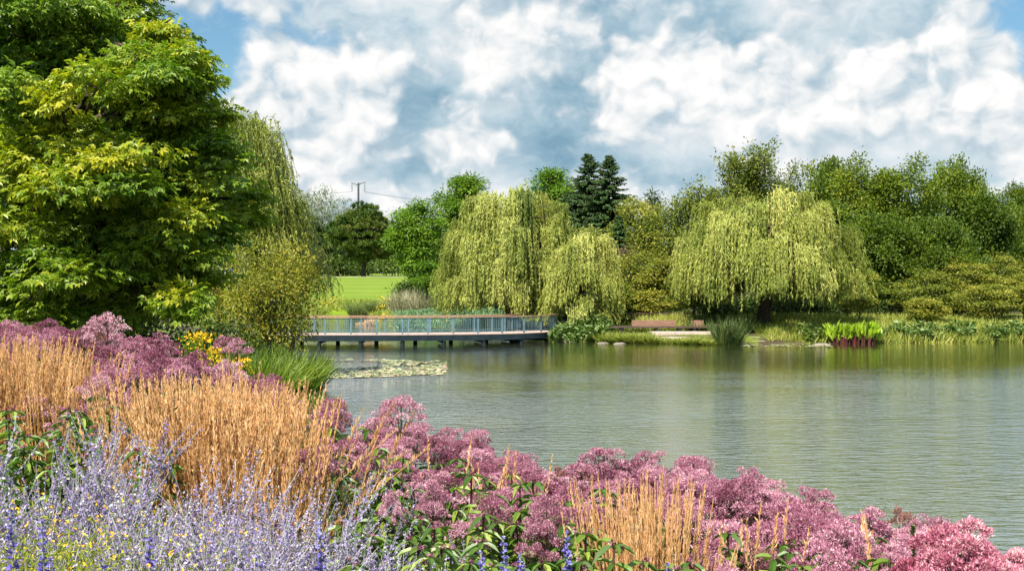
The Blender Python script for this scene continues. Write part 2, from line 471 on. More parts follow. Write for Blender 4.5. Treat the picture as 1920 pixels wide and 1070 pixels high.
def ground_material():
    m, t = mat('ground')
    g = t.n('ShaderNodeNewGeometry').outputs['Position']
    s = t.n('ShaderNodeSeparateXYZ', {0: g})
    n1 = t.n('ShaderNodeTexNoise', {'Vector': g, 'Scale': 0.35, 'Detail': 6.0, 'Roughness': .6}).outputs[0]
    n2 = t.n('ShaderNodeTexNoise', {'Vector': g, 'Scale': 9.0, 'Detail': 4.0, 'Roughness': .7}).outputs[0]
    soil = t.mix(t.smooth(n2, .3, .7), (.035, .026, .016), (.075, .06, .036))
    rough_grass = t.mix(t.smooth(n2, .3, .7), (.05, .085, .012), (.15, .17, .025))
    base = t.mix(t.smooth(n1, .42, .58), soil, rough_grass)
    # mown lawn with faint stripes along the mower's passes
    stripe = t.m('SINE', t.m('ADD', t.m('MULTIPLY', s.outputs[1], 0.8), t.m('MULTIPLY', n1, 2.5)))
    lawn = t.mix(t.m('ADD', t.m('MULTIPLY', stripe, .16), t.m('MULTIPLY', n1, .9), clamp=True), (.085, .140, .012), (.155, .205, .022))
    far = t.m('MULTIPLY', t.smooth(s.outputs[1], 118, 128), t.smooth(s.outputs[0], -9, -5, 1.0, 0.0))
    mead = t.m('MULTIPLY', t.smooth(s.outputs[1], 78, 92), t.smooth(s.outputs[0], -4, 0, 1.0, 0.0))
    meadow = t.mix(t.smooth(n1, .35, .65), (.11, .17, .012), (.22, .27, .02))
    c = t.mix(mead, base, meadow)
    c = t.mix(far, c, lawn)
    under = t.smooth(s.outputs[2], -0.10, 0.02)
    c = t.mix(under, (.05, .05, .025), c)
    b = t.n('ShaderNodeBsdfPrincipled', {'Base Color': c, 'Roughness': .95, 'Specular IOR Level': .1})
    bp = t.n('ShaderNodeBump', {'Strength': .6, 'Distance': .05, 'Height': n2})
    t.link(bp.outputs[0], b.inputs['Normal'])
    o = t.n('ShaderNodeOutputMaterial')
    t.link(b.outputs[0], o.inputs[0])
    return m


def water_material():
    m, t = mat('pond_water')
    g = t.n('ShaderNodeNewGeometry').outputs['Position']
    s = t.n('ShaderNodeSeparateXYZ', {0: g})
    big = t.n('ShaderNodeTexNoise', {'Vector': t.vm('MULTIPLY', g, (.035, .14, 1)), 'Scale': 1.0, 'Detail': 4.0}).outputs[0]
    w1 = t.n('ShaderNodeTexNoise', {'Vector': t.vm('MULTIPLY', g, (1.5, 4.0, 1)), 'Scale': 1.0, 'Detail': 4.0, 'Roughness': .55, 'Distortion': .35}).outputs[0]
    w2 = t.n('ShaderNodeTexNoise', {'Vector': t.vm('MULTIPLY', g, (5.0, 11.0, 1)), 'Scale': 1.0, 'Detail': 3.0, 'Roughness': .6}).outputs[0]
    h = t.m('ADD', t.m('MULTIPLY', w1, 1.0), t.m('MULTIPLY', w2, .22))
    # sheltered by the far bank, ruffled in the open
    shelter = t.smooth(s.outputs[1], 32, 54, 1.0, .16)
    amp = t.m('MULTIPLY', shelter, t.smooth(big, .30, .66, .42, 1.25))
    bp = t.n('ShaderNodeBump', {'Strength': 1.0, 'Distance': .095, 'Height': t.m('MULTIPLY', h, amp)})
    col = t.mix(t.smooth(big, .3, .7), (.050, .060, .022), (.085, .092, .050))
    body = t.n('ShaderNodeBsdfDiffuse', {0: col})
    gl = t.n('ShaderNodeBsdfGlossy', {'Color': (.99, .97, .91, 1), 'Roughness': .05})
    t.link(bp.outputs[0], gl.inputs['Normal'])
    fr = t.n('ShaderNodeFresnel', {'IOR': 1.5})
    t.link(bp.outputs[0], fr.inputs['Normal'])
    mx = t.n('ShaderNodeMixShader', {0: t.smooth(fr.outputs[0], .02, .40, .10, .95), 1: body.outputs[0], 2: gl.outputs[0]})
    o = t.n('ShaderNodeOutputMaterial')
    t.link(mx.outputs[0], o.inputs[0])
    return m


M['ground'] = ground_material()
M['water'] = water_material()

# ------------------------------------------------------------------ terrain
LAKE = np.array([(140, -30), (40, -6), (20, 2), (9.5, 5), (6.3, 7.5), (3.3, 11), (.6, 15), (-2.4, 22), (-4.6, 30), (-6.2, 36.3), (-7.6, 42), (-9.8, 51),
                 (-12.3, 59.5), (-13.8, 66), (-16.2, 85), (-19.4, 110), (-19.5, 119), (-16.5, 120), (-14.2, 110), (-10.4, 84), (-6, 80.5), (-1, 77.5), (2, 73.5), (3.0, 69),
                 (7.5, 66.6), (12.2, 65), (15.5, 65.6), (19, 66.3), (25, 67.2), (32, 68), (45, 70), (80, 73), (140, 60)], float)


def lake_dist(x, y):
    """Distance to the shoreline, positive on land."""
    p = np.stack([np.ravel(x), np.ravel(y)], 1).astype(float)
    best = np.full(len(p), 1e9)
    inside = np.zeros(len(p), bool)
    for a, b in zip(LAKE, np.roll(LAKE, -1, 0)):
        ab = b - a
        tt = np.clip(((p - a) @ ab) / (ab @ ab), 0, 1)
        best = np.minimum(best, np.linalg.norm(p - a - tt[:, None] * ab, axis=1))
        c = (a[1] > p[:, 1]) != (b[1] > p[:, 1])
        xi = a[0] + (p[:, 1] - a[1]) / (b[1] - a[1] + 1e-12) * ab[0]
        inside ^= c & (p[:, 0] < xi)
    return np.where(inside, -best, best)


def sst(x, a, b):
    t = np.clip((x - a) / (b - a), 0, 1)
    return t * t * (3 - 2 * t)


def ground_z(x, y):
    x, y = np.ravel(np.asarray(x, float)), np.ravel(np.asarray(y, float))
    d = lake_dist(x, y)
    near = 1 - sst(y, 24, 50)
    zn = 2.35 * sst(d, -1.5, 10.5) - .22
    zn += near * np.clip(-x * .06, -.2, .7) * sst(d, 3, 8)
    zf = .5 * sst(d, 0, 2.6) + .6 * sst(d, 3.5, 11) + .4 * sst(d, 14, 40)
    zf += 2.6 * sst(y, 95, 200) + 1.0 * sst(y, 190, 320)
    z = near * zn + (1 - near) * zf
    return np.where(d > 0, np.maximum(z, .03 * np.minimum(d, 1)), np.maximum(-.12 - .25 * np.abs(d), -1.6))


def gz(x, y):
    return float(ground_z(x, y)[0])


def W(px, Y):
    return (px - 960) / F * Y


def Zt(py, Y):
    return EYE - (py - HZ) / F * Y


def build_ground():
    u = np.linspace(-1, 1, 300)
    xs = 40 * u + 1460 * np.sign(u) * np.abs(u) ** 5
    v = np.linspace(0, 1, 380)
    ys = -30 + 190 * v + 2800 * v ** 6
    X, Y = np.meshgrid(xs, ys)
    Z = ground_z(X, Y) + .05 * (noise(np.stack([X.ravel(), Y.ravel(), 0 * X.ravel()], 1), .9) - .5)
    mb = MB()
    i = np.arange(X.size).reshape(X.shape)
    q = np.stack([i[:-1, :-1], i[:-1, 1:], i[1:, 1:], i[1:, :-1]], -1).reshape(-1, 4)
    mb.add(np.stack([X.ravel(), Y.ravel(), Z], 1), [q])
    tag(mb.build('ground', M['ground'], smooth=True), kind='structure')
    mb = MB()
    mb.add([(-60, -40, 0), (150, -40, 0), (150, 130, 0), (-60, 130, 0)], [[(0, 1, 2, 3)]])
    tag(mb.build('pond_water', M['water']), kind='structure')
    mb = MB()                                   # pale footpath across the far end of the lawn
    n = 40
    px = np.linspace(-60, 40, n)
    py = 193 + 2.0 * np.sin(px * .05)
    ring = [(a, b + s, gz(a, b + s) + .05) for s in (0, 3.2) for a, b in zip(px, py)]
    mb.add(ring, [[(k, k + 1, n + k + 1, n + k) for k in range(n - 1)]])
    tag(mb.build('path', M['gravel']), kind='structure')


build_ground()

# ------------------------------------------------------------------ trees


def limb_curve(a, b, n=6, sag=0.0, wob=.06):
    a, b = np.asarray(a, float), np.asarray(b, float)
    t = np.linspace(0, 1, n)[:, None]
    L = np.linalg.norm(b - a)
    p = a + (b - a) * t
    p[:, 2] += L * (.16 - sag) * np.sin(np.pi * t[:, 0])
    p[1:-1] += rng.normal(size=(n - 2, 3)) * L * wob * .5
    return p


def sprays(mb, cen, out, n_per, spread, ll, lw, tmpl=LEAF, mode='round', tint=.5, tvar=.12, droop=.25):
    """Leaves round spray centres; out is each spray's outward direction."""
    k = len(cen)
    if k == 0:
        return
    c = np.repeat(cen, n_per, 0)
    o = np.repeat(out, n_per, 0)
    n = len(c)
    tt = np.repeat(np.broadcast_to(tint, (k,)), n_per) + rng.normal(size=n) * tvar
    sp = np.asarray(spread, float)
    j = rng.normal(size=(n, 3)) * sp
    up = np.array([0, 0, 1.0])
    if mode == 'ascend':
        s = rng.uniform(-.4, 1, n)[:, None]
        ax = unit(o * .5 + up * .9 + rng.normal(size=(n, 3)) * .5)
        pos = c + j * .55 + unit(o * .5 + up) * s * sp.mean() * 2.4
        nm = unit(o + rng.normal(size=(n, 3)) * .8)
    elif mode == 'layer':
        j[:, 2] *= .28
        pos = c + j
        ax = unit(j * np.array([1, 1, .3]) + o * .4 * sp.mean() + rng.normal(size=(n, 3)) * .25 * sp.mean() - up * droop * sp.mean())
        nm = unit(up + o * .35 + rng.normal(size=(n, 3)) * .35)
    elif mode == 'droop':
        j[:, 2] *= .45
        pos = c + j
        ax = unit(unit(j + 1e-6) * .7 + o * .6 - up * (droop + rng.uniform(0, .6, n)[:, None]) + rng.normal(size=(n, 3)) * .25)
        nm = unit(up * .8 + o * .8 + rng.normal(size=(n, 3)) * .35)
    else:
        pos = c + j
        ax = unit(unit(j + 1e-6) + o * .5 + rng.normal(size=(n, 3)) * .5 - up * droop)
        nm = unit(up * .7 + o * .6 + rng.normal(size=(n, 3)) * .6)
    L = ll * rng.uniform(.7, 1.3, n)
    mb.stamp(tmpl[0], tmpl[1], pos, ax, nm, np.stack([L, L * lw, L], 1), tt)


def lobe_points(cen, rad, n, shell=.25, upper=.35):
    """n points on each ellipsoid lobe (k,3) radii (k,3): outer shell, fewer on the underside."""
    k = len(cen)
    d = rdir(k * n)
    low = d[:, 2] < -upper
    d[low, 2] *= -rng.uniform(0, 1, low.sum())
    d = unit(d)
    rr = 1 - np.abs(rng.normal(size=(k * n, 1))) * shell
    C_ = np.repeat(cen, n, 0)
    R_ = np.repeat(rad, n, 0)
    return C_ + d * R_ * rr, d


def tree(name, label, cat, x, y, height, width, m, base=.18, lobes=26, per=26, n_leaf=10, leaf=.3, lw=.6, mode='round', spread=None, group=None, flat=.8,
         depth=None, trunk_r=None, tmpl=LEAF, tint=.5, tvar=.14, top=1.0, gap=.30, bark='bark', limbs=14, lobe_r=.30, shell=.22, z0=None, seed=None, lean=0.0, fork=None, shape=1.0):
    """A broadleaf tree or shrub: trunk with limbs, and a crown of leaf sprays on lobes."""
    global rng
    keep = rng
    if seed is not None:
        rng = np.random.default_rng(seed)
    z0 = gz(x, y) if z0 is None else z0
    root = thing(name, label, cat, (x, y, z0), group)
    depth = depth or width
    ch = height * (1 - base)
    zc = height * base + ch * .5
    # lobe centres fill an egg, crowded to the outside
    d = rdir(lobes * 3)
    d = d[np.argsort(-rng.uniform(size=len(d)))][:lobes]
    rr = rng.uniform(.35, 1, (lobes, 1)) ** .45
    hfrac = d[:, 2] * rr[:, 0]
    wprof = np.clip(1 - shape * .30 * hfrac, .4, 1.3)
    ax = np.array([width / 2, depth / 2, ch / 2])
    lr = lobe_r * rng.uniform(.65, 1.25, lobes)
    cen = d * rr * ax * (1 - lobe_r * .8)
    cen[:, :2] *= wprof[:, None]
    cen[:, 2] = cen[:, 2] * top + zc
    cen[:, 0] += lean * (cen[:, 2] / height)
    rad = lr[:, None] * np.array([width / 2, depth / 2, min(ch, width) / 2 * flat])
    pts, out = lobe_points(cen, rad, per, shell)
    nz = noise(pts + rng.uniform(0, 50, 3), 2.2 / max(rad.mean(), .2))
    kp = nz > gap
    pts, out = pts[kp], out[kp]
    gl = unit(pts - np.array([0, 0, zc * .8]))
    out = unit(out + gl * .6)
    lt = np.repeat(rng.normal(size=lobes) * .10, per)[kp]
    tn = tint + lt + rng.normal(size=len(pts)) * .08
    mb = MB()
    sprays(mb, pts, out, n_leaf, spread if spread is not None else leaf * 1.1, leaf, lw, tmpl, mode, tn, tvar)
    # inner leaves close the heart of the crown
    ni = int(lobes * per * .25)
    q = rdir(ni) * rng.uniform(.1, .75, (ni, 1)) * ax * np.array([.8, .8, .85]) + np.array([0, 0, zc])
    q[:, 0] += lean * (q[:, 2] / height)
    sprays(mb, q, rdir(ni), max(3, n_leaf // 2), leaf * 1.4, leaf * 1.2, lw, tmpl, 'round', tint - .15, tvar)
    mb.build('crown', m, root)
    tb = MB()
    tr = trunk_r or height * .018
    fz = height * (fork if fork is not None else max(base * 1.1, .12))
    nt = 8
    tz = np.linspace(-.15, height * .72, nt)
    tp = np.stack([lean * tz / height + rng.normal(size=nt) * tr * .5, rng.normal(size=nt) * tr * .5, tz], 1)
    tb.tubes(tp, np.linspace(1.25, .25, nt) * tr, 8)
    sel = rng.permutation(lobes)[:limbs]
    for i in sel:
        a0 = min(fz + rng.uniform(0, .3) * ch, cen[i, 2])
        s = np.array([np.interp(a0, tz, tp[:, 0]), np.interp(a0, tz, tp[:, 1]), a0])
        tb.tubes(limb_curve(s, cen[i], 6), np.linspace(.45, .08, 6) * tr, 5)
        for _ in range(3):
            e = cen[i] + rdir(1)[0] * rad[i] * .9
            mid = s + (cen[i] - s) * rng.uniform(.5, .95)
            tb.tubes(limb_curve(mid, e, 5), np.linspace(.14, .03, 5) * tr, 4)
    tb.build('trunk', M[bark], root, smooth=True)
    rng = keep
    return root


def willow(name, label, x, y, height, width, m, tips=150, per=24, seed=1, zlow=.6, group=None, trunk_r=.3, lmin=.30, leaf=.20, depth=None, tint=.5, dens=.085, lean=0.0, rz_frac=.62, tip_up=0.0, out=1.0):
    global rng
    keep = rng
    rng = np.random.default_rng(seed)
    z0 = gz(x, y)
    root = thing(name, label, 'tree', (x, y, z0), group)
    depth = depth or width
    rz = height * rz_frac
    zc = height - rz
    gi = np.arange(tips) + .5
    dz = 1 - 1.14 * rng.permutation(gi) / tips
    da = np.argsort(np.argsort(-dz)) * 2.39996 + rng.normal(size=tips) * .25
    dh = np.clip(1 - dz ** 2, 0, 1) ** .34
    d = np.stack([np.cos(da) * dh, np.sin(da) * dh, dz], 1)
    rr = rng.choice([1.03, 1.0, 1.0, .90, .76], tips)[:, None]
    lump = .88 + .20 * noise(d * 2.3 + seed * 7.1, 1.0)[:, None]
    tip = d * rr * lump * np.array([width / 2 * .93, depth / 2 * .93, rz * .97]) + np.array([0, 0, zc])
    tip[:, 0] += lean * tip[:, 2] / height
    ctint = rng.normal(size=tips) * .16 + tint
    clen = rng.uniform(lmin, 1.0, tips)
    N = tips * per
    ti = np.repeat(np.arange(tips), per)
    outh = unit(d * np.array([1, 1, .15]))[ti]
    s0 = tip[ti] + rng.normal(size=(N, 3)) * np.array([.34, .34, .18])
    L = np.clip((s0[:, 2] - zlow - rng.uniform(0, 1.0, N)) * clen[ti] * rng.uniform(.6, 1.0, N), .5, None)
    Mp = 9
    t = np.linspace(0, 1, Mp)
    fl = rng.uniform(.15, .65, N) * out
    Pn = (s0[:, None, :] + outh[:, None, :] * (fl[:, None] * (1 - np.exp(-3.2 * t)))[..., None])
    Pn[..., 2] += (.22 + tip_up) * np.sin(np.pi * np.minimum(t * 3.0, 1))[None, :] * rng.uniform(.3, 1.2, N)[:, None]
    Pn[..., 2] -= L[:, None] * np.clip(t, 0, 1)[None, :] ** 1.12
    sway = rng.normal(size=(N, 1, 2)) * .09
    Pn[..., :2] += sway * (t ** 1.5)[None, :, None] * L[:, None, None] * .5
    nl = np.maximum((L / dens).astype(int), 4)
    si = np.repeat(np.arange(N), nl)
    tt = rng.uniform(0.02, 1, len(si))
    f = tt * (Mp - 1)
    i0 = np.minimum(f.astype(int), Mp - 2)
    w = (f - i0)[:, None]
    pos = Pn[si, i0] * (1 - w) + Pn[si, i0 + 1] * w
    tan = unit(Pn[si, i0 + 1] - Pn[si, i0])
    ax = unit(tan * .9 + rng.normal(size=(len(si), 3)) * .42 - np.array([0, 0, .25]))
    nm = unit(outh[si] + rng.normal(size=(len(si), 3)) * .6 + np.array([0, 0, .35]))
    ln = leaf * rng.uniform(.7, 1.35, len(si))
    mb = MB()
    mb.stamp(LEAF[0], LEAF[1], pos, ax, nm, np.stack([ln, ln * .24, ln], 1), ctint[ti][si] + rng.normal(size=len(si)) * .10)
    mb.tubes(Pn, np.linspace(.012, .004, Mp)[None, :].repeat(N, 0), 3, ctint[ti] + .1)
    mb.build('crown', m, root)
    tb = MB()
    nt = 7
    tz = np.linspace(-.2, zc + rz * .45, nt)
    tp = np.stack([lean * tz / height + rng.normal(size=nt) * .10, rng.normal(size=nt) * .10, tz], 1)
    tb.tubes(tp, np.linspace(1.25, .45, nt) * trunk_r, 9)
    for i in range(tips):
        if rng.uniform() < .75:
            a0 = rng.uniform(.45, 1) * tz[-1]
            s = np.array([np.interp(a0, tz, tp[:, 0]), np.interp(a0, tz, tp[:, 1]), a0])
            tb.tubes(limb_curve(s, tip[i], 7, -.02, .05), np.linspace(.30, .035, 7) * trunk_r, 5)
    tb.build('trunk', M['bark'], root, smooth=True)
    rng = keep
    return root


def spruce(name, label, x, y, height, width, seed, group=None):
    global rng
    keep = rng
    rng = np.random.default_rng(seed)
    z0 = gz(x, y)
    root = thing(name, label, 'tree', (x, y, z0), group)
    tb, mb = MB(), MB()
    tz = np.linspace(-.2, height, 8)
    tb.tubes(np.stack([0 * tz, 0 * tz, tz], 1), np.linspace(1, .06, 8) * height * .016, 7)
    h = .12 * height
    while h < height * .985:
        fr = 1 - h / height
        ln0 = width / 2 * fr ** .95 + .12
        for k in range(int(5 + 3 * fr)):
            a = rng.uniform(0, 2 * np.pi)
            ln = ln0 * rng.uniform(.65, 1.12)
            t = np.linspace(0, 1, 6)
            o = np.array([math.cos(a), math.sin(a), 0])
            zz = h + ln * (.28 * t - .62 * t ** 1.6 + .30 * t ** 4) + (.35 * ln if fr < .15 else 0) * t
            p = o[None] * (ln * t)[:, None] + np.array([0, 0, 1.0]) * zz[:, None]
            tb.tubes(p, np.linspace(.05, .01, 6), 3)
            n = int(30 * ln + 14)
            s = rng.uniform(.12, 1, n)
            c = np.stack([np.interp(s, t, p[:, q]) for q in range(3)], 1)
            side = np.array([-o[1], o[0], 0])
            sg = rng.choice([-1, 1], n)[:, None]
            ax = unit(o * .55 + side * sg * rng.uniform(.2, .9, (n, 1)) - np.array([0, 0, 1]) * rng.uniform(.05, .75, (n, 1)))
            sc = rng.uniform(.30, .62, n) * (1.15 - s * .5) * (.55 + .45 * min(1, fr * 2.5))
            mb.stamp(LEAF[0], LEAF[1], c, ax, unit(np.array([0, 0, 1.0]) + rng.normal(size=(n, 3)) * .4), np.stack([sc, sc * .34, sc], 1), .45 + s * .25 + rng.normal(size=n) * .12)
        h += rng.uniform(.14, .26) * (.6 + .6 * fr)
    mb.build('crown', M['spruce'], root)
    tb.build('trunk', M['bark'], root, smooth=True)
    rng = keep
    return root


NEEDLE = (np.array([[0, .5, 0], [0, -.5, 0], [1, 0, .04]]), [[(0, 1, 2)]])


def pine(name, label, x, y, height, width, seed, group=None, puffs=90, tint=.45):
    """A rounded old pine: puffs of upright needle tufts on dark limbs."""
    global rng
    keep = rng
    rng = np.random.default_rng(seed)
    z0 = gz(x, y)
    root = thing(name, label, 'tree', (x, y, z0), group)
    d = rdir(puffs)
    d[:, 2] = d[:, 2] * .9 + .12
    rr = rng.uniform(.25, 1, (puffs, 1)) ** .4
    cen = d * rr * np.array([width / 2, width / 2, height * .48]) * .90 + np.array([0, 0, height * .51])
    hf = np.clip((cen[:, 2] - height * .53) / (height * .40), 0, 1)
    cen[:, :2] *= (1 - .55 * hf ** 1.6)[:, None]
    r = width * .075 * rng.uniform(.7, 1.35, puffs)
    n_t = 26
    c = np.repeat(cen, n_t, 0)
    q = rdir(len(c))
    q[:, 2] = np.abs(q[:, 2]) * .9 - .15
    tc = c + q * np.repeat(r, n_t)[:, None] * np.array([1.25, 1.25, .75])
    pt = np.repeat(rng.normal(size=puffs) * .16 + tint, n_t) + np.where(noise(tc, .35) > .66, .22, 0)
    nn = 16
    P = np.repeat(tc, nn, 0)
    ax = unit(np.repeat(q, nn, 0) * .7 + np.array([0, 0, .8]) + rng.normal(size=(len(P), 3)) * .65)
    sc = width * .052 * rng.uniform(.7, 1.25, len(P))
    mb, tb = MB(), MB()
    mb.stamp(NEEDLE[0], NEEDLE[1], P, ax, rdir(len(P)), np.stack([sc, sc * .26, sc], 1), np.repeat(pt, nn) + rng.normal(size=len(P)) * .08)
    mb.build('crown', M['pine'], root)
    tr = height * .028
    tz = np.linspace(-.2, height * .8, 8)
    tp = np.stack([rng.normal(size=8) * tr * .4, rng.normal(size=8) * tr * .4, tz], 1)
    tb.tubes(tp, np.linspace(1.2, .3, 8) * tr, 8)
    for i in range(0, puffs, 2):
        a0 = max(height * .16, cen[i, 2] - np.linalg.norm(cen[i, :2]) * .55)
        a0 = min(a0, height * .78)
        s = np.array([np.interp(a0, tz, tp[:, 0]), np.interp(a0, tz, tp[:, 1]), a0])
        tb.tubes(limb_curve(s, cen[i], 6), np.linspace(.4, .08, 6) * tr, 5)
    tb.build('trunk', M['bark'], root, smooth=True)
    rng = keep
    return root


def open_tree(name, label, x, y, height, width, m, seed, limbs=26, leaf=.28, tint=.5, sparse=1.0, group=None, base=.3, bark='bark'):
    """Ascending bare limbs that fan out, with thin leaves along their outer ends."""
    global rng
    keep = rng
    rng = np.random.default_rng(seed)
    z0 = gz(x, y)
    root = thing(name, label, 'tree', (x, y, z0), group)
    mb, tb = MB(), MB()
    tr = height * .016
    tz = np.linspace(-.2, height * .55, 6)
    tb.tubes(np.stack([rng.normal(size=6) * .1, rng.normal(size=6) * .1, tz], 1), np.linspace(1.2, .5, 6) * tr, 8)
    pts, out = [], []
    for i in range(limbs):
        a = rng.uniform(0, 2 * np.pi)
        e = np.array([math.cos(a), math.sin(a), 0]) * width / 2 * rng.uniform(.15, 1) ** .6
        e[2] = height * (1 - .42 * (np.linalg.norm(e[:2]) / (width / 2)) ** 2) * rng.uniform(.72, 1.0)
        s = np.array([0, 0, height * rng.uniform(.14, .5)])
        p = limb_curve(s, e, 8, .05, .05)
        tb.tubes(p, np.linspace(.5, .07, 8) * tr, 5)
        for _ in range(9):
            f = rng.uniform(.35, 1)
            c = np.array([np.interp(f, np.linspace(0, 1, 8), p[:, q]) for q in range(3)])
            dd = unit(unit(e - s) * .8 + rdir(1)[0] * .9 + np.array([0, 0, .25]))
            ln = width * .13 * rng.uniform(.5, 1.2)
            tw = limb_curve(c, c + dd * ln, 5, .1, .05)
            tb.tubes(tw, np.linspace(.12, .03, 5) * tr, 3)
            k = int(7 * sparse)
            g = rng.uniform(.2, 1.05, k)
            pts.append(c + dd * ln * g[:, None])
            out.append(np.repeat(dd[None], k, 0))
    pts, out = np.concatenate(pts), np.concatenate(out)
    sprays(mb, pts, out, 9, leaf * 1.05, leaf, .5, LEAF, 'round', tint + rng.normal(size=len(pts)) * .12, .14)
    mb.build('crown', m, root)
    tb.build('trunk', M[bark], root, smooth=True)
    rng = keep
    return root


def maple():
    global rng
    keep = rng
    rng = np.random.default_rng(5)
    Yc = 21.0
    xc = W(70, Yc)
    z0 = gz(xc, Yc)
    root = thing('maple_tree', 'huge leafy maple with yellow-tipped boughs, tallest tree, overhanging the pink flower border', 'tree', (xc, Yc, z0))
    L = [(30, 15, 95), (120, 10, 80), (205, 15, 65), (250, 5, 40), (60, 95, 85), (165, 95, 75), (220, 75, 45), (-30, 90, 90),
         (318, 100, 50), (352, 105, 34), (335, 160, 55), (362, 190, 32), (290, 205, 55), (300, 140, 45),
         (180, 150, 62), (130, 190, 55), (240, 180, 50), (60, 205, 75), (0, 160, 80), (225, 130, 40),
         (100, 270, 78), (190, 262, 74), (270, 275, 66), (338, 255, 54), (385, 262, 44), (420, 295, 42),
         (20, 335, 88), (120, 350, 84), (220, 345, 76), (310, 340, 72), (395, 340, 55), (440, 335, 36), (462, 365, 24),
         (60, 430, 86), (170, 430, 84), (270, 420, 76), (355, 410, 62), (425, 400, 42), (462, 408, 26), (400, 445, 44),
         (20, 520, 86), (120, 520, 84), (220, 510, 76), (305, 495, 66), (370, 480, 44), (385, 520, 26),
         (60, 592, 78), (170, 592, 74), (265, 570, 62), (335, 555, 44), (-40, 260, 90), (-60, 420, 90), (-50, 560, 80), (360, 580, 34),
         (110, 230, 40), (200, 300, 40), (60, 300, 40), (150, 400, 40), (330, 440, 40), (250, 470, 40), (90, 480, 45), (262, 105, 45), (300, 60, 26), (285, 160, 40), (300, 235, 50), (345, 215, 36), (372, 150, 22), (355, 250, 40), (405, 215, 26)]
    cen, rad = [], []
    for px, py, r in L:
        f = np.clip(1 - ((px - 60) / 440) ** 2, .03, 1) ** .5
        yy = Yc - 4.2 * f * rng.uniform(.55, 1.0) + (2.2 if py < 120 and px < 260 else 0)
        rm = r / F * yy
        cen.append((W(px, yy) - xc, yy - Yc, Zt(py, yy) - z0 - rm * .25))
        rad.append((rm, rm * 1.0, rm * .72))
    n_front = len(cen)
    for i in range(60):                       # the far side and the top that rises out of view
        a, hh = rng.uniform(-.35, np.pi + .35), rng.uniform(1.2, 10.6)
        w = 3.3 * np.clip(1.0 - (max(hh - 3.0, 0) / 8.2) ** 1.3, .12, 1)
        w *= min(1.0, .50 + .14 * hh)
        cen.append((math.cos(a) * w - .3, abs(math.sin(a)) * w * 1.1 + .4, hh))
        rr = rng.uniform(.65, 1.1)
        rad.append((rr, rr, rr * .62))
    cen, rad = np.array(cen), np.array(rad)
    per = 70
    pts, out = lobe_points(cen, rad, per, .20, .15)
    size = np.repeat(rad[:, 0], per)
    keep_p = rng.uniform(size=len(pts)) < np.clip(.30 + .75 * (size / .9) ** 2, 0, 1)
    keep_p &= noise(pts, 1.7) > .26
    lt = np.repeat(rng.normal(size=len(cen)) * .09, per)
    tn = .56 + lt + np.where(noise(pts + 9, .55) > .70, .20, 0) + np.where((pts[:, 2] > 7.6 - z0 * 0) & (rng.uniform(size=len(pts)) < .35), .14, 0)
    # yellower leaf tint in soft spots on a few front boughs
    for bx, by in ((110, 150), (235, 120), (290, 190), (150, 110), (60, 312), (440, 300), (250, 8), (340, 85)):
        yy = 17.2
        c = np.array([W(bx, yy) - xc, 0, Zt(by, yy) - z0])
        tn += .30 * np.exp(-(((pts - c)[:, [0, 2]] / .30) ** 2).sum(1)) * (pts[:, 1] < 0)
    pts, out, tn = pts[keep_p], out[keep_p], tn[keep_p]
    mb = MB()
    sprays(mb, pts, out, 11, .145, .115, 1.0, MAPLE, 'droop', tn, .08, .22)
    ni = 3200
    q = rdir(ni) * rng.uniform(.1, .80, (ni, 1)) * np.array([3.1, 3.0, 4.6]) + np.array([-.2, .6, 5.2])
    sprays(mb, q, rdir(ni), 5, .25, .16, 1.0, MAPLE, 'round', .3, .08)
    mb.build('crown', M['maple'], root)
    tb = MB()
    tz = np.linspace(-.3, 9.4, 9)
    tp = np.stack([rng.normal(size=9) * .06, rng.normal(size=9) * .06, tz], 1)
    tb.tubes(tp, np.linspace(.34, .07, 9), 10)
    for i in range(len(cen)):
        a0 = np.clip(cen[i, 2] - .45 * np.linalg.norm(cen[i, :2]), 1.0, 9.2)
        s = np.array([0, 0, a0])
        tb.tubes(limb_curve(s, cen[i], 7), np.linspace(.085, .018, 7), 5)
        for _ in range(3):
            tb.tubes(limb_curve(s + (cen[i] - s) * rng.uniform(.5, .95), cen[i] + rdir(1)[0] * rad[i] * .85, 5), np.linspace(.022, .006, 5), 4)
    tb.build('trunk', M['bark'], root, smooth=True)
    rng = keep


maple()
willow('weeping_willow', 'tall weeping willow leaning out from behind the big maple, over the lawn edge', W(405, 44), 44, Zt(205, 44) - gz(W(405, 44), 44), 6.0, M['willow'],
       tips=100, per=62, seed=21, zlow=4.4, leaf=.17, trunk_r=.24, dens=.075, tip_up=.12, lean=0.3)
# the low bough of that willow droops over the lawn: its own young willow behind the shrub
willow('weeping_willow', 'low drooping willow with a flat arching top, between the tall willow and the pine', W(548, 46), 46, Zt(432, 46) - gz(W(548, 46), 46), 2.2, M['willow'],
       tips=34, per=18, seed=22, zlow=2.8, leaf=.16, trunk_r=.10, dens=.08, rz_frac=.35)


def by_px(fn, name, label, px, pytop, Y, wpx, *a, **k):
    x = W(px, Y)
    return fn(name, label, x, Y, Zt(pytop, Y) - gz(x, Y), wpx / F * Y, *a, **k)


def T(name, label, px, pytop, Y, wpx, m, cat='tree', **k):
    x = W(px, Y)
    return tree(name, label, cat, x, Y, Zt(pytop, Y) - gz(x, Y), wpx / F * Y, m, **k)


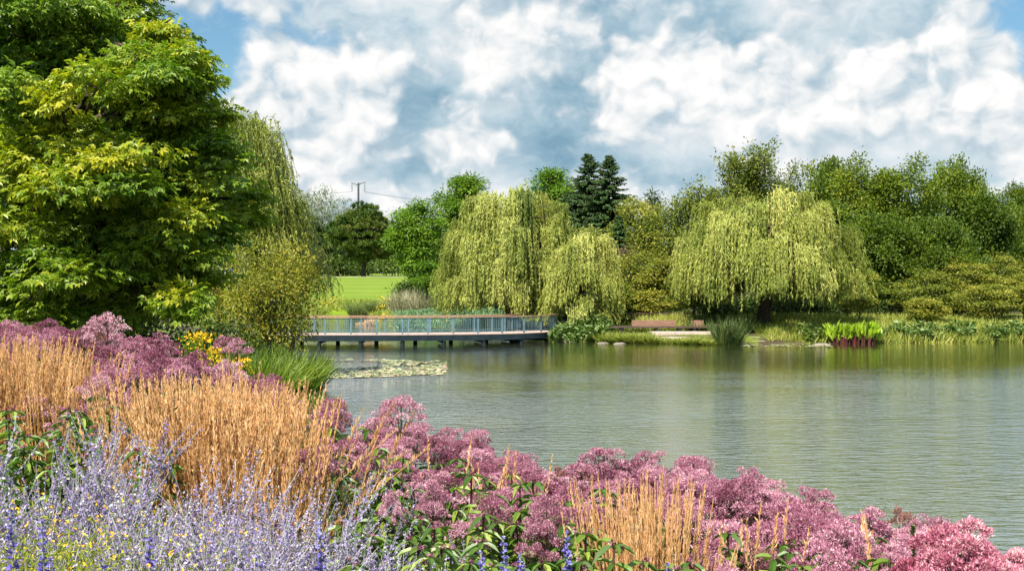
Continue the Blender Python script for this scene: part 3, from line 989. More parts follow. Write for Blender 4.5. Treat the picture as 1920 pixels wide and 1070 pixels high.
# willows on the far bank
by_px(willow, 'weeping_willow', 'broad weeping willow directly behind the footbridge, its strands nearly touching the rail', 958, 346, 76, 258, M['willow'], tips=100, per=56, seed=31, zlow=.7, trunk_r=.34, leaf=.23)
by_px(willow, 'weeping_willow', 'small pale weeping willow at the right end of the footbridge, tucked against the broad one', 1086, 428, 72, 122, M['willow'], tips=40, per=54, seed=32, zlow=.9, trunk_r=.16, leaf=.22, tint=.6, rz_frac=.75, lmin=.2)
by_px(willow, 'weeping_willow', 'broad weeping willow with a thick dark trunk, on the bank right of the bench', 1434, 358, 72, 335, M['willow'], tips=120, per=58, seed=36, zlow=1.0, trunk_r=.40, leaf=.23, rz_frac=.58)

# the gold-green shrub on the near bank, by the left end of the bridge
T('ornamental_shrub', 'large golden-green spreading shrub at the left end of the footbridge, beside the maple', 496, 424, 37, 250, M['gold_shrub'], 'shrub', base=.06, lobes=34, per=54, n_leaf=9, leaf=.115, lw=.5,
  spread=.17, flat=.75, tint=.55, tvar=.08, limbs=22, trunk_r=.09, gap=.40, seed=44, lobe_r=.33, bark='bark_grey', shape=.4)
T('bush', 'dark low bush under the golden-green shrub, beside the rushes', 430, 590, 35, 150, M['dark'], 'shrub', base=.02, lobes=20, per=24, n_leaf=8, leaf=.12, lw=.5, spread=.16, tint=.45, limbs=6, trunk_r=.03, seed=42)
T('bush', 'shaded leafy bush behind the pink border, under the hanging boughs of the maple', 250, 560, 27, 330, M['dark'], 'shrub', base=.02, lobes=30, per=26, n_leaf=8, leaf=.12, lw=.5, spread=.18, tint=.35, limbs=6, trunk_r=.03, seed=43)

# far end of the lawn
pine('pine_tree', 'rounded dark pine on a thick black trunk, beyond the lawn', W(682, 205), 205, Zt(380, 205) - gz(W(682, 205), 205), 13.4, 51, puffs=170, tint=.62)
pine('pine_tree', 'smaller shaded pine between the drooping willow and the rounded dark pine', W(585, 212), 212, Zt(402, 212) - gz(W(585, 212), 212), 8.5, 52, puffs=60, tint=.3)
T('grey_leaf_tree', 'silvery grey-leaved tree rising behind the smaller pine, beside the utility pole', 595, 342, 235, 120, M['grey'], base=.2, lobes=30, per=24, n_leaf=8, leaf=.62, lw=.32, mode='ascend', spread=.6, tint=.5, gap=.42, seed=53, bark='bark_grey')
T('grey_leaf_tree', 'lower silvery tree half hidden by the rounded dark pine, below the pole', 650, 380, 240, 80, M['grey'], base=.2, lobes=20, per=22, n_leaf=8, leaf=.6, lw=.32, mode='ascend', spread=.6, tint=.45, gap=.42, seed=54, bark='bark_grey')
k = 0
for px, py, wd, lab in ((560, 470, 110, 'dark background bush beyond the lawn, behind the drooping willow'), (625, 486, 90, 'low green bush at the foot of the smaller pine'),
                        (735, 470, 120, 'dark leafy bush right of the thick pine trunk, beyond the path'), (790, 440, 140, 'dense dark bush closing the gap behind the bright locust tree'),
                        (670, 494, 60, 'lowest bush beyond the path, just left of the thick pine trunk')):
    T('background_bush', lab, px, py, 222 + 3 * k, wd, M['dark'], 'bush', base=.02, lobes=18, per=20, n_leaf=7, leaf=.55, lw=.55, spread=.6, tint=.55, limbs=4, trunk_r=.1, seed=60 + k)
    k += 1

def distant_wood():
    n = 5200
    px = rng.uniform(470, 900, n)
    Y = rng.uniform(300, 330, n)
    x = W(px, Y)
    top = 8.5 + 4.5 * noise(np.stack([x, 0 * x, 0 * x], 1), .11)
    c = np.stack([x, Y, ground_z(x, Y) + top * rng.uniform(0, 1, n) ** .7], 1)
    mb = MB()
    sprays(mb, c, unit(rdir(n) + np.array([0, -.6, .5])), 8, .8, .9, .6, LEAF, 'round', .55 + .3 * (noise(c, .12) - .5), .15)
    tag(mb.build('distant_wood', M['dark']), kind='stuff')


distant_wood()

# bright locusts between lawn and willow
T('locust_tree', 'bright green feathery locust tree at the right edge of the lawn', 783, 360, 112, 135, M['locust'], base=.20, lobes=48, per=34, n_leaf=12, leaf=.30, lw=.46, mode='droop', spread=.38, tint=.66, seed=71, gap=.36, lobe_r=.23, flat=.6, limbs=20)
T('locust_tree', 'tall bright locust crown rising above the broad willow, left of it', 868, 306, 122, 125, M['locust'], base=.34, lobes=40, per=32, n_leaf=12, leaf=.34, lw=.46, mode='droop', spread=.42, tint=.56, seed=72, gap=.36, flat=.6, limbs=20)
T('locust_tree', 'locust treetop poking above the broad willow, beside the dark spruces', 1035, 300, 118, 130, M['locust'], base=.4, lobes=38, per=32, n_leaf=12, leaf=.34, lw=.46, mode='droop', spread=.42, tint=.62, seed=73, gap=.40, flat=.6, limbs=20)
T('small_tree', 'small thin-trunked tree standing in front of the bright locust, at the lawn edge', 800, 490, 98, 60, M['locust'], base=.45, lobes=12, per=20, n_leaf=8, leaf=.3, lw=.45, mode='layer', spread=.35, tint=.5, seed=74, trunk_r=.12)
T('round_bush', 'round dark bush at the right corner of the lawn, below the bright locust', 768, 522, 104, 74, M['dark'], 'bush', base=.02, lobes=14, per=22, n_leaf=8, leaf=.26, lw=.5, spread=.3, tint=.55, limbs=4, trunk_r=.05, seed=75)
T('juniper_bush', 'dark juniper-like bush under the left skirt of the broad willow', 838, 530, 92, 70, M['dark'], 'bush', base=.02, lobes=14, per=22, n_leaf=8, leaf=.22, lw=.3, spread=.3, tint=.65, limbs=4, trunk_r=.05, seed=76)

# spruces and what fills between the willows
by_px(spruce, 'spruce_tree', 'dark spruce, the left and taller-pointed of the two behind the broad willow', 1103, 284, 108, 330, 81)
by_px(spruce, 'spruce_tree', 'dark spruce, the right and wider of the two behind the broad willow', 1142, 288, 104, 300, 82)
by_px(spruce, 'conifer_bush', 'low dark conifer at the foot of the two spruces, above the brown twiggy shrub', 1160, 402, 92, 100, 83)
T('olive_tree', 'yellow-green rounded tree between the spruces and the open-branched tree', 1200, 356, 98, 130, M['olive'], base=.2, lobes=28, per=26, n_leaf=14, leaf=.23, lw=.5, spread=.36, tint=.60, seed=84, tvar=.08)
T('olive_tree', 'golden-olive tree touching the left side of the bench-side willow', 1265, 352, 96, 130, M['olive'], base=.2, lobes=28, per=26, n_leaf=14, leaf=.23, lw=.5, spread=.36, tint=.53, seed=85, tvar=.08, gap=.38)
T('distant_tree', 'small dark distant treetop in the dip between the two yellow-green trees', 1222, 346, 150, 50, M['dark'], base=.3, lobes=14, per=20, n_leaf=7, leaf=.4, lw=.5, spread=.4, tint=.5, seed=86)
by_px(open_tree, 'open_tree', 'olive tree with bare ascending limbs showing, above the bench-side willow', 1395, 268, 96, 230, M['olive'], 87, limbs=34, leaf=.26, tint=.42, sparse=1.25)
by_px(open_tree, 'open_tree', 'sparse see-through treetop right of the olive tree with ascending limbs', 1462, 262, 104, 110, M['olive'], 88, limbs=18, leaf=.24, tint=.35, sparse=.6)
T('brown_shrub', 'brown twiggy shrub between the small willow and the low conifer', 1162, 440, 84, 80, M['brown'], 'shrub', base=.1, lobes=12, per=20, n_leaf=8, leaf=.2, lw=.3, spread=.3, tint=.5, seed=89, trunk_r=.05)
for i, (px, py, Y, wd, tn, lab) in enumerate([
        (1195, 456, 79, 110, .62, 'golden-green shrub right beside the small pale willow'), (1250, 470, 78, 110, .66, 'golden-green shrub in the middle, straight behind the long bench backrest'),
        (1218, 540, 76, 70, .7, 'short yellow-green bush just behind the fence rail, left of the slim tree'), (1300, 500, 77, 100, .5, 'darker golden-green shrub half under the bench-side willow'),
        (1170, 530, 77, 70, .4, 'low dull bush at the left end of the fence rail')]):
    T('golden_shrub', lab, px, py, Y, wd, M['olive'], 'shrub', base=.12, lobes=24, per=26, n_leaf=8, leaf=.2, lw=.5, mode='layer', spread=.3, tint=tn + .14, seed=90 + i, trunk_r=.07, gap=.34, flat=.6, bark='bark_grey')
T('slim_tree', 'slim young tree with a bare thin trunk, behind the short bench backrest', 1303, 535, 74.5, 62, M['olive'], base=.4, lobes=12, per=20, n_leaf=8, leaf=.17, lw=.5, mode='layer', spread=.25, tint=.62, seed=96, trunk_r=.06)

# the wood on the right
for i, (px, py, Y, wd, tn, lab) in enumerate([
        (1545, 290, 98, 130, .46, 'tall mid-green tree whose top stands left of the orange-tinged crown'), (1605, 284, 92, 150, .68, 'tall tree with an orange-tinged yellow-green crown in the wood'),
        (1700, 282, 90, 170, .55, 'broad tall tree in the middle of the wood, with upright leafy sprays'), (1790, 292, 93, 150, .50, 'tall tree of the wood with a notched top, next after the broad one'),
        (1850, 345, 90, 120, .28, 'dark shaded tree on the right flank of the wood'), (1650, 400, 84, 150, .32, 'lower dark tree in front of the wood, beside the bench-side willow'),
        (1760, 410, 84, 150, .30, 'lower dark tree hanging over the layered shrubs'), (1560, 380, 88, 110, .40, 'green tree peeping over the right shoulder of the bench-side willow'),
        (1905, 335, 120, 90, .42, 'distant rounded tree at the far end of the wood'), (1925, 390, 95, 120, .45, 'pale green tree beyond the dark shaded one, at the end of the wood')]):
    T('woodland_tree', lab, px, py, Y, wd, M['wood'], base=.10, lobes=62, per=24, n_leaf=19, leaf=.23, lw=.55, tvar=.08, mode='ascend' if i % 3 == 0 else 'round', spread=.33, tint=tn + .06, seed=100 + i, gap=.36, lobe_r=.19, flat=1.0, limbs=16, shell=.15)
for i, (px, py, Y, wd, tn, lab) in enumerate([
        (1735, 500, 80, 150, .42, 'layered olive shrub at the left of the hawthorn-like row'), (1800, 478, 81, 150, .50, 'tallest layered olive shrub, second along the row under the dark trees'),
        (1880, 470, 80, 150, .56, 'layered olive shrub with pale tips, beneath the distant rounded tree'), (1850, 530, 76, 130, .66, 'low golden layered shrub at the water-grass edge, with a forked grey stem'),
        (1920, 510, 77, 110, .58, 'layered shrub cut by the edge of the view'), (1735, 555, 74, 70, .68, 'small yellowish shrub, lowest of the row, at its left front'),
        (1612, 500, 78, 80, .48, 'olive shrub right of the bench-side willow, behind the tiny tree')]):
    T('layered_shrub', lab, px, py, Y, wd, M['olive'], 'shrub', base=.10, lobes=44, per=22, n_leaf=9, leaf=.17, lw=.5, mode='layer', spread=.24, tint=tn + .14, seed=120 + i, trunk_r=.07, gap=.36, flat=.75, lobe_r=.19, tvar=.1, top=1.0, bark='bark_grey')
T('small_tree', 'tiny round-headed tree on a thin stem, behind the bright red-stemmed clump', 1612, 545, 74, 52, M['olive'], base=.35, lobes=10, per=18, n_leaf=8, leaf=.17, lw=.5, mode='layer', spread=.25, tint=.66, seed=128, trunk_r=.05)
shade = [(1000, 560, 88, 90, 'leafy dark bush behind the trunk of the broad willow'), (1060, 548, 84, 100, 'dark bush filling the gap between the broad and the small willow'),
         (900, 555, 90, 90, 'dark bush under the middle of the broad willow'), (1130, 560, 80, 90, 'dark bush behind the fence, right of the small willow trunk'),
         (1345, 555, 80, 90, 'bright-leaved bush left of the thick willow trunk'), (1400, 565, 82, 90, 'dark leafy bush right behind the thick willow trunk'),
         (1460, 560, 80, 100, 'leafy bush right of the thick willow trunk'), (1520, 545, 80, 110, 'dark bush under the right skirt of the bench-side willow'),
         (1580, 555, 82, 90, 'dark bush left of the tiny round-headed tree'), (1660, 540, 83, 110, 'dark bush between the tiny tree and the small yellowish shrub'),
         (1250, 545, 84, 120, 'dark bush in the shade behind the golden-green shrubs'), (1690, 490, 86, 120, 'tall dark bush at the foot of the lower dark tree'), (1800, 560, 84, 150, 'dark bush in the hollow under the layered shrubs')]
for i, (px, py, Y, wd, lab) in enumerate(shade):
    T('undergrowth_bush', lab, px, py, Y, wd, M['dark'], 'bush', base=.02, lobes=16, per=22, n_leaf=8, leaf=.22, lw=.55, spread=.28, tint=.75 if 'bright' in lab else .5, limbs=4, trunk_r=.05, seed=140 + i)

# ------------------------------------------------------------------ footbridge


def catmull(P, n):
    P = np.asarray(P, float)
    P = np.vstack([2 * P[0] - P[1], P, 2 * P[-1] - P[-2]])
    out = []
    for i in range(1, len(P) - 2):
        for t in np.linspace(0, 1, 24, endpoint=False):
            a, b, c, d = P[i - 1:i + 3]
            out.append(.5 * (2 * b + (c - a) * t + (2 * a - 5 * b + 4 * c - d) * t * t + (3 * b - a - 3 * c + d) * t ** 3))
    out.append(P[-2])
    out = np.array(out)
    s = np.concatenate([[0], np.cumsum(np.linalg.norm(np.diff(out, axis=0), axis=1))])
    q = np.linspace(0, s[-1], n)
    return np.stack([np.interp(q, s, out[:, k]) for k in range(2)], 1), s[-1]


def footbridge():
    root = thing('footbridge', 'curved footbridge with blue-grey railings and timber handrail crossing the pond', 'bridge', (0, 0, 0))
    near, Ln = catmull([(-17.4, 65.2), (-13.6, 64.7), (-11.2, 64.6), (-8.2, 64.7), (-5.0, 65.0), (-1.9, 65.7), (0.0, 66.4), (1.35, 67.3), (2.3, 68.6), (2.9, 70.3)], 121)
    tan = unit(np.gradient(near, axis=0))
    nor = np.stack([-tan[:, 1], tan[:, 0]], 1)
    far = near + nor * 2.5
    n = len(near)
    zd = .60

    def p3(a, z):
        return np.column_stack([a, np.full(len(a), z)])

    def slab(mb, e0, e1, z0, z1, tint=.5, mi=0):
        m = len(e0)
        V = np.vstack([p3(e0, z0), p3(e1, z0), p3(e1, z1), p3(e0, z1)])
        f = []
        for i in range(m - 1):
            for a, b in ((0, 1), (1, 2), (2, 3), (3, 0)):
                f.append((a * m + i, a * m + i + 1, b * m + i + 1, b * m + i))
        f += [(0, m, 2 * m, 3 * m), (m - 1, 4 * m - 1, 3 * m - 1, 2 * m - 1)]
        mb.add(V, [f], tint, mi)
    deck = MB()
    for i in range(n - 1):                               # boards laid across
        slab(deck, near[i:i + 2] + tan[i] * np.array([[.004], [-.004]]), far[i:i + 2] + tan[i] * np.array([[.004], [-.004]]), zd - .04, zd, rng.uniform(.2, .8))
    deck.build('deck', M['deckboard'], root)
    for off0, off1 in ((-.05, .10), (2.40, 2.55)):
        b = MB()
        slab(b, near + nor * off0, near + nor * off1, zd - .34, zd - .045)
        b.build('edge_beam', M['steel_dark'], root)
        b = MB()
        slab(b, near + nor * (off0 - .004), near + nor * (off1 + .004), zd - .002, zd + .014, .3)
        b.build('kerb_board', M['deckboard'], root)
    per = 8
    for side, off in ((0, .06), (1, 2.44)):
        line = near + nor * off
        h = MB()
        slab(h, line - nor * .075, line + nor * .075, zd + 1.02, zd + 1.075)
        h.build('handrail', M['handrail'], root)
        for z in (zd + .14, zd + .94):
            r = MB()
            slab(r, line - nor * .02, line + nor * .02, z, z + .04)
            r.build('rail', M['steel'], root)
        posts = range(2 + 2 * side, n, per)
        for i in posts:
            pm = MB()
            pm.bar((*line[i], zd + .05), (*line[i], zd + 1.018), .075, .10, up=(*tan[i], 0))
            pm.build('post', M['steel'], root)
        idx = [0] + list(posts) + [n - 1]
        for a, b in zip(idx[:-1], idx[1:]):
            if b - a < 2:
                continue
            bm = MB()
            m = max(int(round(np.linalg.norm(line[b] - line[a]) / .115)), 2)
            for q in np.linspace(a, b, m + 1)[1:-1]:
                c = np.array([np.interp(q, np.arange(n), line[:, k]) for k in (0, 1)])
                bm.bar((*c, zd + .18), (*c, zd + .94), .016, .016, up=(*tan[int(q)], 0))
            bm.build('baluster_panel', M['steel'], root)
    for i in range(6, n, 13):
        for off in (.12, 2.38):
            c = near[min(i + (4 if off > 1 else 0), n - 1)] + nor[i] * off
            pl = MB()
            pl.tubes(np.array([(*c, -1.5), (*c, zd - .38)]), .13, 10, .5)
            pl.build('pile', M['steel_dark'], root, smooth=True)
        cb = MB()
        cb.bar((*(near[i] + nor[i] * .11), zd - .46), (*(near[i] + nor[i] * 2.39), zd - .46), .14, .12)
        cb.build('cross_beam', M['steel_dark'], root)


footbridge()

# ------------------------------------------------------------------ benches, terrace, fence, pole


def benches():
    Y = 69.5
    z = gz(W(1230, Y), Y)
    top = .90
    root = thing('slat_bench', 'long low dark platform bench with one long and one short reddish timber backrest', 'bench', (W(1230, Y), Y, z))
    X = lambda px: W(px, Y) - W(1230, Y)
    b = MB()
    for k in range(6):
        b.box(X(1133), X(1326), -.05 + k * .155, .09 + k * .155, top - .09 - z, top - z, rng.uniform(.2, .8))
    b.build('seat', M['benchdark'], root)
    for x0, x1 in ((1187, 1270), (1300, 1322)):
        b = MB()
        for k in range(3):
            b.box(X(x0), X(x1), .55, .70, top + .005 + k * .125 - z, top + .118 + k * .125 - z, rng.uniform(.25, .75))
        b.build('backrest', M['benchwood'], root)
    for px in (1140, 1166, 1232, 1274, 1302):
        b = MB()
        b.box(X(px) - .09, X(px) + .09, 0, .78, -.2, top - .094 - z)
        b.build('leg', M['black'], root)
    # stepped timber terrace by the water
    Yt = 67.2
    rt = thing('timber_terrace', 'pale timber terrace in low steps at the water, in front of the bench', 'deck', (W(1310, Yt), Yt, 0))
    X2 = lambda px: W(px, Yt) - W(1310, Yt)
    for x0, x1, y0, y1, z0, z1 in ((1225, 1392, .9, 2.3, -.3, .60), (1180, 1428, .0, .88, -.4, .36), (1330, 1432, -.75, -.02, -.4, .17)):
        b = MB()
        w = .14
        for q in np.arange(X2(x0), X2(x1) - w, w):
            b.box(q, q + w - .012, y0, y1, z1 - .04, z1, rng.uniform(.2, .9))
        for q in np.arange(X2(x0), X2(x1) - w, w):
            b.box(q, q + w - .012, y0 - .034, y0 - .004, z0, z1 - .002, rng.uniform(.0, .9))
        b.build('step', M['palewood'], rt)
    r2 = thing('block_seat', 'pale pinkish timber block seat right of the long bench, by the dark reeds', 'seat', (W(1356, 70.2), 70.2, gz(W(1356, 70.2), 70.2)))
    b = MB()
    for k in range(10):
        b.box(-.78 + k * .157, -.635 + k * .157, -.3, .4, -.1, .40, rng.uniform(.3, .8))
    b.build('boards', M['palewood'], r2)
    b = MB()
    b.box(-.80, .80, -.34, .44, .404, .46, .6)
    b.build('seat', M['palewood'], r2)
    # low brown wall behind it
    r3 = thing('low_wall', 'low brown capped wall behind the block seat, left of the thick willow trunk', 'wall', (W(1368, 73.5), 73.5, gz(W(1368, 73.5), 73.5)))
    b = MB()
    b.box(-1.5, 1.5, -.15, .15, -.2, .34)
    b.build('wall_body', M['benchdark'], r3)
    b = MB()
    b.box(-1.56, 1.56, -.2, .2, .343, .40, .8)
    b.build('cap', M['benchwood'], r3)
    # rail fence
    fr = thing('rail_fence', 'thin dark rail fence behind the bench, running from the footbridge', 'fence', (W(1150, 74.5), 74.5, gz(W(1150, 74.5), 74.5)))
    px = np.linspace(1046, 1300, 10)
    pt = [(W(p, 74.5 + .4 * math.sin(i)) - W(1150, 74.5), .4 * math.sin(i)) for i, p in enumerate(px)]
    for a in pt:
        b = MB()
        b.bar((*a, -.1), (*a, .98), .06, .06, up=(1, 0, 0))
        b.build('post', M['benchdark'], fr)
    for zz, w in ((.98, .09), (.66, .02), (.36, .02)):
        b = MB()
        for a, c in zip(pt[:-1], pt[1:]):
            b.bar((*a, zz + w / 2 + .002), (*c, zz + w / 2 + .002), .09 if w > .05 else .02, w if w < .05 else .06)
        b.build('rail', M['benchdark'] if w > .05 else M['black'], fr)


benches()


def utility_pole():
    Y = 300.0
    x = W(672, Y)
    z = gz(x, Y)
    top = Zt(343, Y) - z
    root = thing('utility_pole', 'tall grey utility pole with two upswept arms and wires, behind the rounded dark pine', 'pole', (x, Y, z))
    b = MB()
    b.tubes(np.array([(0, 0, -.5), (0, 0, top)]), np.array([[.42, .26]]), 10)
    b.build('shaft', M['pole'], root, smooth=True)
    for sx, dz in ((-1, 0), (1, .25)):
        b = MB()
        t = np.linspace(0, 1, 6)
        b.tubes(np.stack([sx * 2.0 * t, 0 * t, top - .9 + dz + .9 * t ** .6], 1), np.linspace(.13, .07, 6), 6)
        a = b.build('arm', M['pole'], root, smooth=True)
        b = MB()
        b.tubes(np.array([(sx * 1.75, 0, top - .1 + dz), (sx * 1.75, 0, top - 2.35)]), np.array([[.10, .12]]), 6)
        b.build('insulator', M['wire'], a, smooth=True)
    b = MB()
    t = np.linspace(0, 1, 5)
    b.tubes(np.stack([1.2 * t, 0 * t, top - 5.2 + .5 * t], 1), np.linspace(.12, .07, 5), 6)
    b.build('arm', M['pole'], root, smooth=True)
    for sx, zz, ex in ((-1.75, top - 2.35, -90), (1.75, top - 2.35, 80), (1.75, top - 2.55, 80), (.1, top - 6.5, 80)):
        t = np.linspace(0, 1, 16)
        b = MB()
        b.tubes(np.stack([sx + (ex - sx) * t, 18 * t * (1 if ex > 0 else -.2), zz - 9 * t * (1 - t) - (3.5 * t if ex > 0 else 0)], 1), .035, 4)
        b.build('wire', M['wire'], root)


utility_pole()

# ------------------------------------------------------------------ grasses and bank plants


def blades(mb, base, up, length, width, tint, bend=1.0):
    n = len(base)
    side = rdir(n)
    side[:, 2] = 0
    mb.stamp(BLADE[0], BLADE[1], base, up, unit(side), np.stack([length, width, length * bend], 1), tint)


def tuft_mb(n, r, h, lean, width, tint=.5, hv=.25, bend=1.0, tvar=.2):
    a = rng.uniform(0, 2 * np.pi, n)
    q = np.sqrt(rng.uniform(0, 1, n)) * r
    b = np.stack([np.cos(a) * q, np.sin(a) * q, 0 * a - .05], 1)
    up = unit(np.stack([np.cos(a) * q / r * lean, np.sin(a) * q / r * lean, np.ones(n)], 1) + rng.normal(size=(n, 3)) * .12)
    mb = MB()
    blades(mb, b, up, h * rng.uniform(1 - hv, 1 + hv * .6, n), np.full(n, width), tint + rng.normal(size=n) * tvar, bend)
    return mb


def rush(px, py_base, py_top, wpx, Y, label, n, m='rush', lean=.8, width=.03, group=None, cat='rushes', name='rush_clump', tint=.5, bend=1.0):
    x = W(px, Y)
    z = gz(x, Y)
    o = thing(name, label, cat, (x, Y, z), group)
    tuft_mb(n, wpx / F * Y * .32, (Zt(py_top, Y) - z) * 1.05, lean, width, tint, bend=bend).build('blades', M[m], o)
    return o


rush(478, 735, 640, 90, 36.5, 'dark green rush clump nearest the golden flowers', 700, tint=.55)
rush(540, 735, 655, 110, 35.5, 'large bright rush clump of arching blades at the water edge', 1100, tint=.66)
rush(580, 720, 662, 60, 38.5, 'small dark rush clump jutting into the pond, in front of the bridge', 600, tint=.34, lean=.5)
rush(505, 720, 668, 80, 33.5, 'yellowish rush clump in front of the large bright one', 700, tint=.72, lean=1.0)
rush(455, 720, 650, 70, 33.5, 'short rush clump peeping over the pink border', 500, tint=.5)
# tall dark reeds on the far bank
for px, w, top, lab in ((1357, 40, 596, 'tall dark reed stand in front of the terrace steps'), (1378, 34, 603, 'shorter dark reed stand on the right of the tall one'), (1395, 40, 590, 'dark reeds left of the thick willow trunk')):
    rush(px, 648, top, w, 65.3 if px < 1390 else 69, lab, 190, m='darkreed', lean=.45, width=.045, name='reed_clump', cat='reeds')


def canna():
    Y = 66.6
    x = W(1599, Y)
    o = thing('canna_clump', 'glowing yellow-green broad-leaved clump on dark red stalks, standing in the water edge', 'plant', (x, Y, 0))
    n = 150
    bx = rng.uniform(-1.38, 1.38, n)
    by = rng.uniform(-.45, .45, n)
    hh = rng.uniform(.30, .80, n)
    ln = rng.normal(size=n) * .10 + bx * .08
    P = np.stack([np.stack([bx, by, 0 * bx - .1], 1), np.stack([bx + ln * .5, by, hh * .55], 1), np.stack([bx + ln, by, hh], 1)], 1)
    st = MB()
    st.tubes(P, np.linspace(.035, .02, 3)[None].repeat(n, 0), 4, rng.uniform(.1, .9, n))
    st.build('stalks', M['redstalk'], o)
    k = 3
    base = np.repeat(P[:, 2], k, 0) - np.array([0, 0, 1]) * rng.uniform(0, .5, (n * k, 1)) * np.repeat(hh, k)[:, None] * 1.2
    ax = unit(np.stack([rng.normal(size=n * k) * .35 + np.repeat(bx, k) * .1, rng.normal(size=n * k) * .35, np.ones(n * k)], 1))
    lf = MB()
    L = rng.uniform(.45, .80, n * k)
    lf.stamp(LEAF2[0], LEAF2[1], base, ax, rdir(n * k), np.stack([L, L * .33, L], 1), .5 + rng.normal(size=n * k) * .2)
    lf.build('leaves', M['canna'], o)


canna()


def bank_plants():
    # broad-leaved plants at the right end of the bridge and along the right-hand bank
    protos = []
    for s in range(4):
        p = thing('broad_leaf_plant', 'x', 'plant', (0, 0, -20))
        mb = MB()
        n = 46
        a = rng.uniform(0, 2 * np.pi, n)
        hh = rng.uniform(.2, .75, n)
        stem_top = np.stack([np.cos(a) * .30 * hh, np.sin(a) * .30 * hh, hh], 1)
        st = MB()
        st.tubes(np.stack([np.stack([np.cos(a) * .08, np.sin(a) * .08, 0 * a - .05], 1), stem_top], 1), .010, 3, .4)
        ax = unit(np.stack([np.cos(a), np.sin(a), rng.uniform(-.3, 1.0, n)], 1))
        L = rng.uniform(.20, .38, n)
        mb.stamp(LEAF2[0], LEAF2[1], stem_top, ax, unit(np.array([0, 0, 1.0]) + rng.normal(size=(n, 3)) * .3), np.stack([L, L * .55, L], 1), .5 + rng.normal(size=n) * .25)
        st.build('stems', M['rush'], p)
        mb.build('leaves', M['hosta'], p)
        protos.append(p)
    lab1 = 'broad-leaved marsh plant in the dense bed against the right end of the footbridge'
    lab2 = 'broad-leaved marsh plant in the leafy fringe along the water right of the red-stalked clump'
    for i in range(34):
        px = rng.uniform(1040, 1138)
        Y = rng.uniform(67.6, 70.2)
        x = W(px, Y)
        dup(protos[i % 4], (x, Y, gz(x, Y)), rng.uniform(0, 6), (1, 1, rng.uniform(.9, 1.5)), lab1, 'marsh plants by the footbridge')
    for i in range(70):
        px = rng.uniform(1655, 1935) if i > 8 else rng.uniform(1490, 1550)
        Y = rng.uniform(67.0, 69.4) + (px - 1600) * .004
        x = W(px, Y)
        dup(protos[i % 4], (x, Y, gz(x, Y)), rng.uniform(0, 6), (.9, .9, rng.uniform(.6, 1.0)), lab2 if i > 8 else 'broad-leaved marsh plant in the small group left of the red-stalked clump',
            'marsh plants along the right bank' if i > 8 else 'marsh plants left of the red-stalked clump')
    for p in protos:
        discard(p)
    # iris-like bright tufts in front of the bench
    protos = []
    for s in range(4):
        p = thing('iris_tuft', 'x', 'plant', (0, 0, -20))
        tuft_mb(70, .28, .85, .7, .035, .6, tvar=.28).build('blades', M['bankgrass'], p)
        protos.append(p)
    for i in range(60):
        px = rng.uniform(1128, 1345) if i % 3 else rng.uniform(1128, 1230)
        Y = rng.uniform(65.6, 67.0) if px < 1225 else rng.uniform(65.0, 65.9) + max(0, (1200 - px) * .012)
        x = W(px, Y)
        while lake_dist(x, Y)[0] < .1:
            Y += .2
            x = W(px, Y)
        dup(protos[i % 4], (x, Y, gz(x, Y)), rng.uniform(0, 6), (1.1, 1.1, rng.uniform(.5, .95) if px < 1230 else rng.uniform(.35, .6)), 'bright yellow-green iris tuft at the water edge in front of the long bench', 'iris tufts in front of the bench')
    for i in range(26):
        px = rng.uniform(1420, 1550)
        Y = rng.uniform(67.2, 71)
        x = W(px, Y)
        dup(protos[i % 4], (x, Y, gz(x, Y)), rng.uniform(0, 6), (1.1, 1.1, rng.uniform(.5, .95)), 'green grass tuft on the bank between the terrace and the red-stalked clump', 'grass tufts right of the terrace')
    for p in protos:
        discard(p)

    # continuous bank grass
    def sheet(name, n, pxr, Yr, h, m, tint, width=.05, dmin=.1, tvar=.22, lean=.5, patches=None):
        px = rng.uniform(*pxr, n)
        Y = rng.uniform(*Yr, n)
        x = W(px, Y)
        d = lake_dist(x, Y)
        ok = (d > dmin) & ~((px > 1172) & (px < 1440) & (Y > 66.2) & (Y < 69.6))
        if patches is not None:
            ok &= noise(np.stack([x, Y, 0 * x], 1), patches) > .45
        x, Y = x[ok], Y[ok]
        z = ground_z(x, Y)
        mb = MB()
        up = unit(np.stack([rng.normal(size=len(x)) * lean, rng.normal(size=len(x)) * lean, np.ones(len(x))], 1))
        blades(mb, np.stack([x, Y, z - .03], 1), up, h * rng.uniform(.5, 1.2, len(x)), np.full(len(x), width), tint + rng.normal(size=len(x)) * tvar + .25 * (noise(np.stack([x, Y, 0 * x], 1), .5) - .5))
        return tag(mb.build(name, m), kind='stuff')
    sheet('bank_grass', 26000, (1440, 1960), (66.5, 77), .62, M['bankgrass'], .64, .05)
    sheet('bank_grass', 7000, (1020, 1440), (68, 80), .40, M['bankgrass'], .45, .05)
    sheet('bank_grass', 6000, (1290, 1440), (67.5, 74), .7, M['darkreed'], .6, .05)
    sheet('amber_grass', 5000, (1195, 1300), (71.5, 75), .70, M['bankgrass'], .95, .05)
    sheet('meadow_grass', 30000, (520, 800), (84, 126), .60, M['bankgrass'], .62, .08, tvar=.2)
    sheet('blue_green_cover', 26000, (745, 950), (80, 98), .75, M['bluegreen'], .5, .12, lean=.9)
    sheet('shore_grass', 7000, (690, 980), (78, 86), .55, M['bankgrass'], .6, .06)
    sheet('near_bank_grass', 16000, (330, 620), (28, 62), .5, M['rush'], .5, .03)
    # yellow meadow flowers as one drift
    mb = MB()
    n = 1300
    px, Y = rng.uniform(600, 745, n), rng.uniform(108, 124, n)
    x = W(px, Y)
    ok = (noise(np.stack([x, Y, 0 * x], 1), .5) > .5) & (lake_dist(x, Y) > .5)
    x, Y = x[ok], Y[ok]
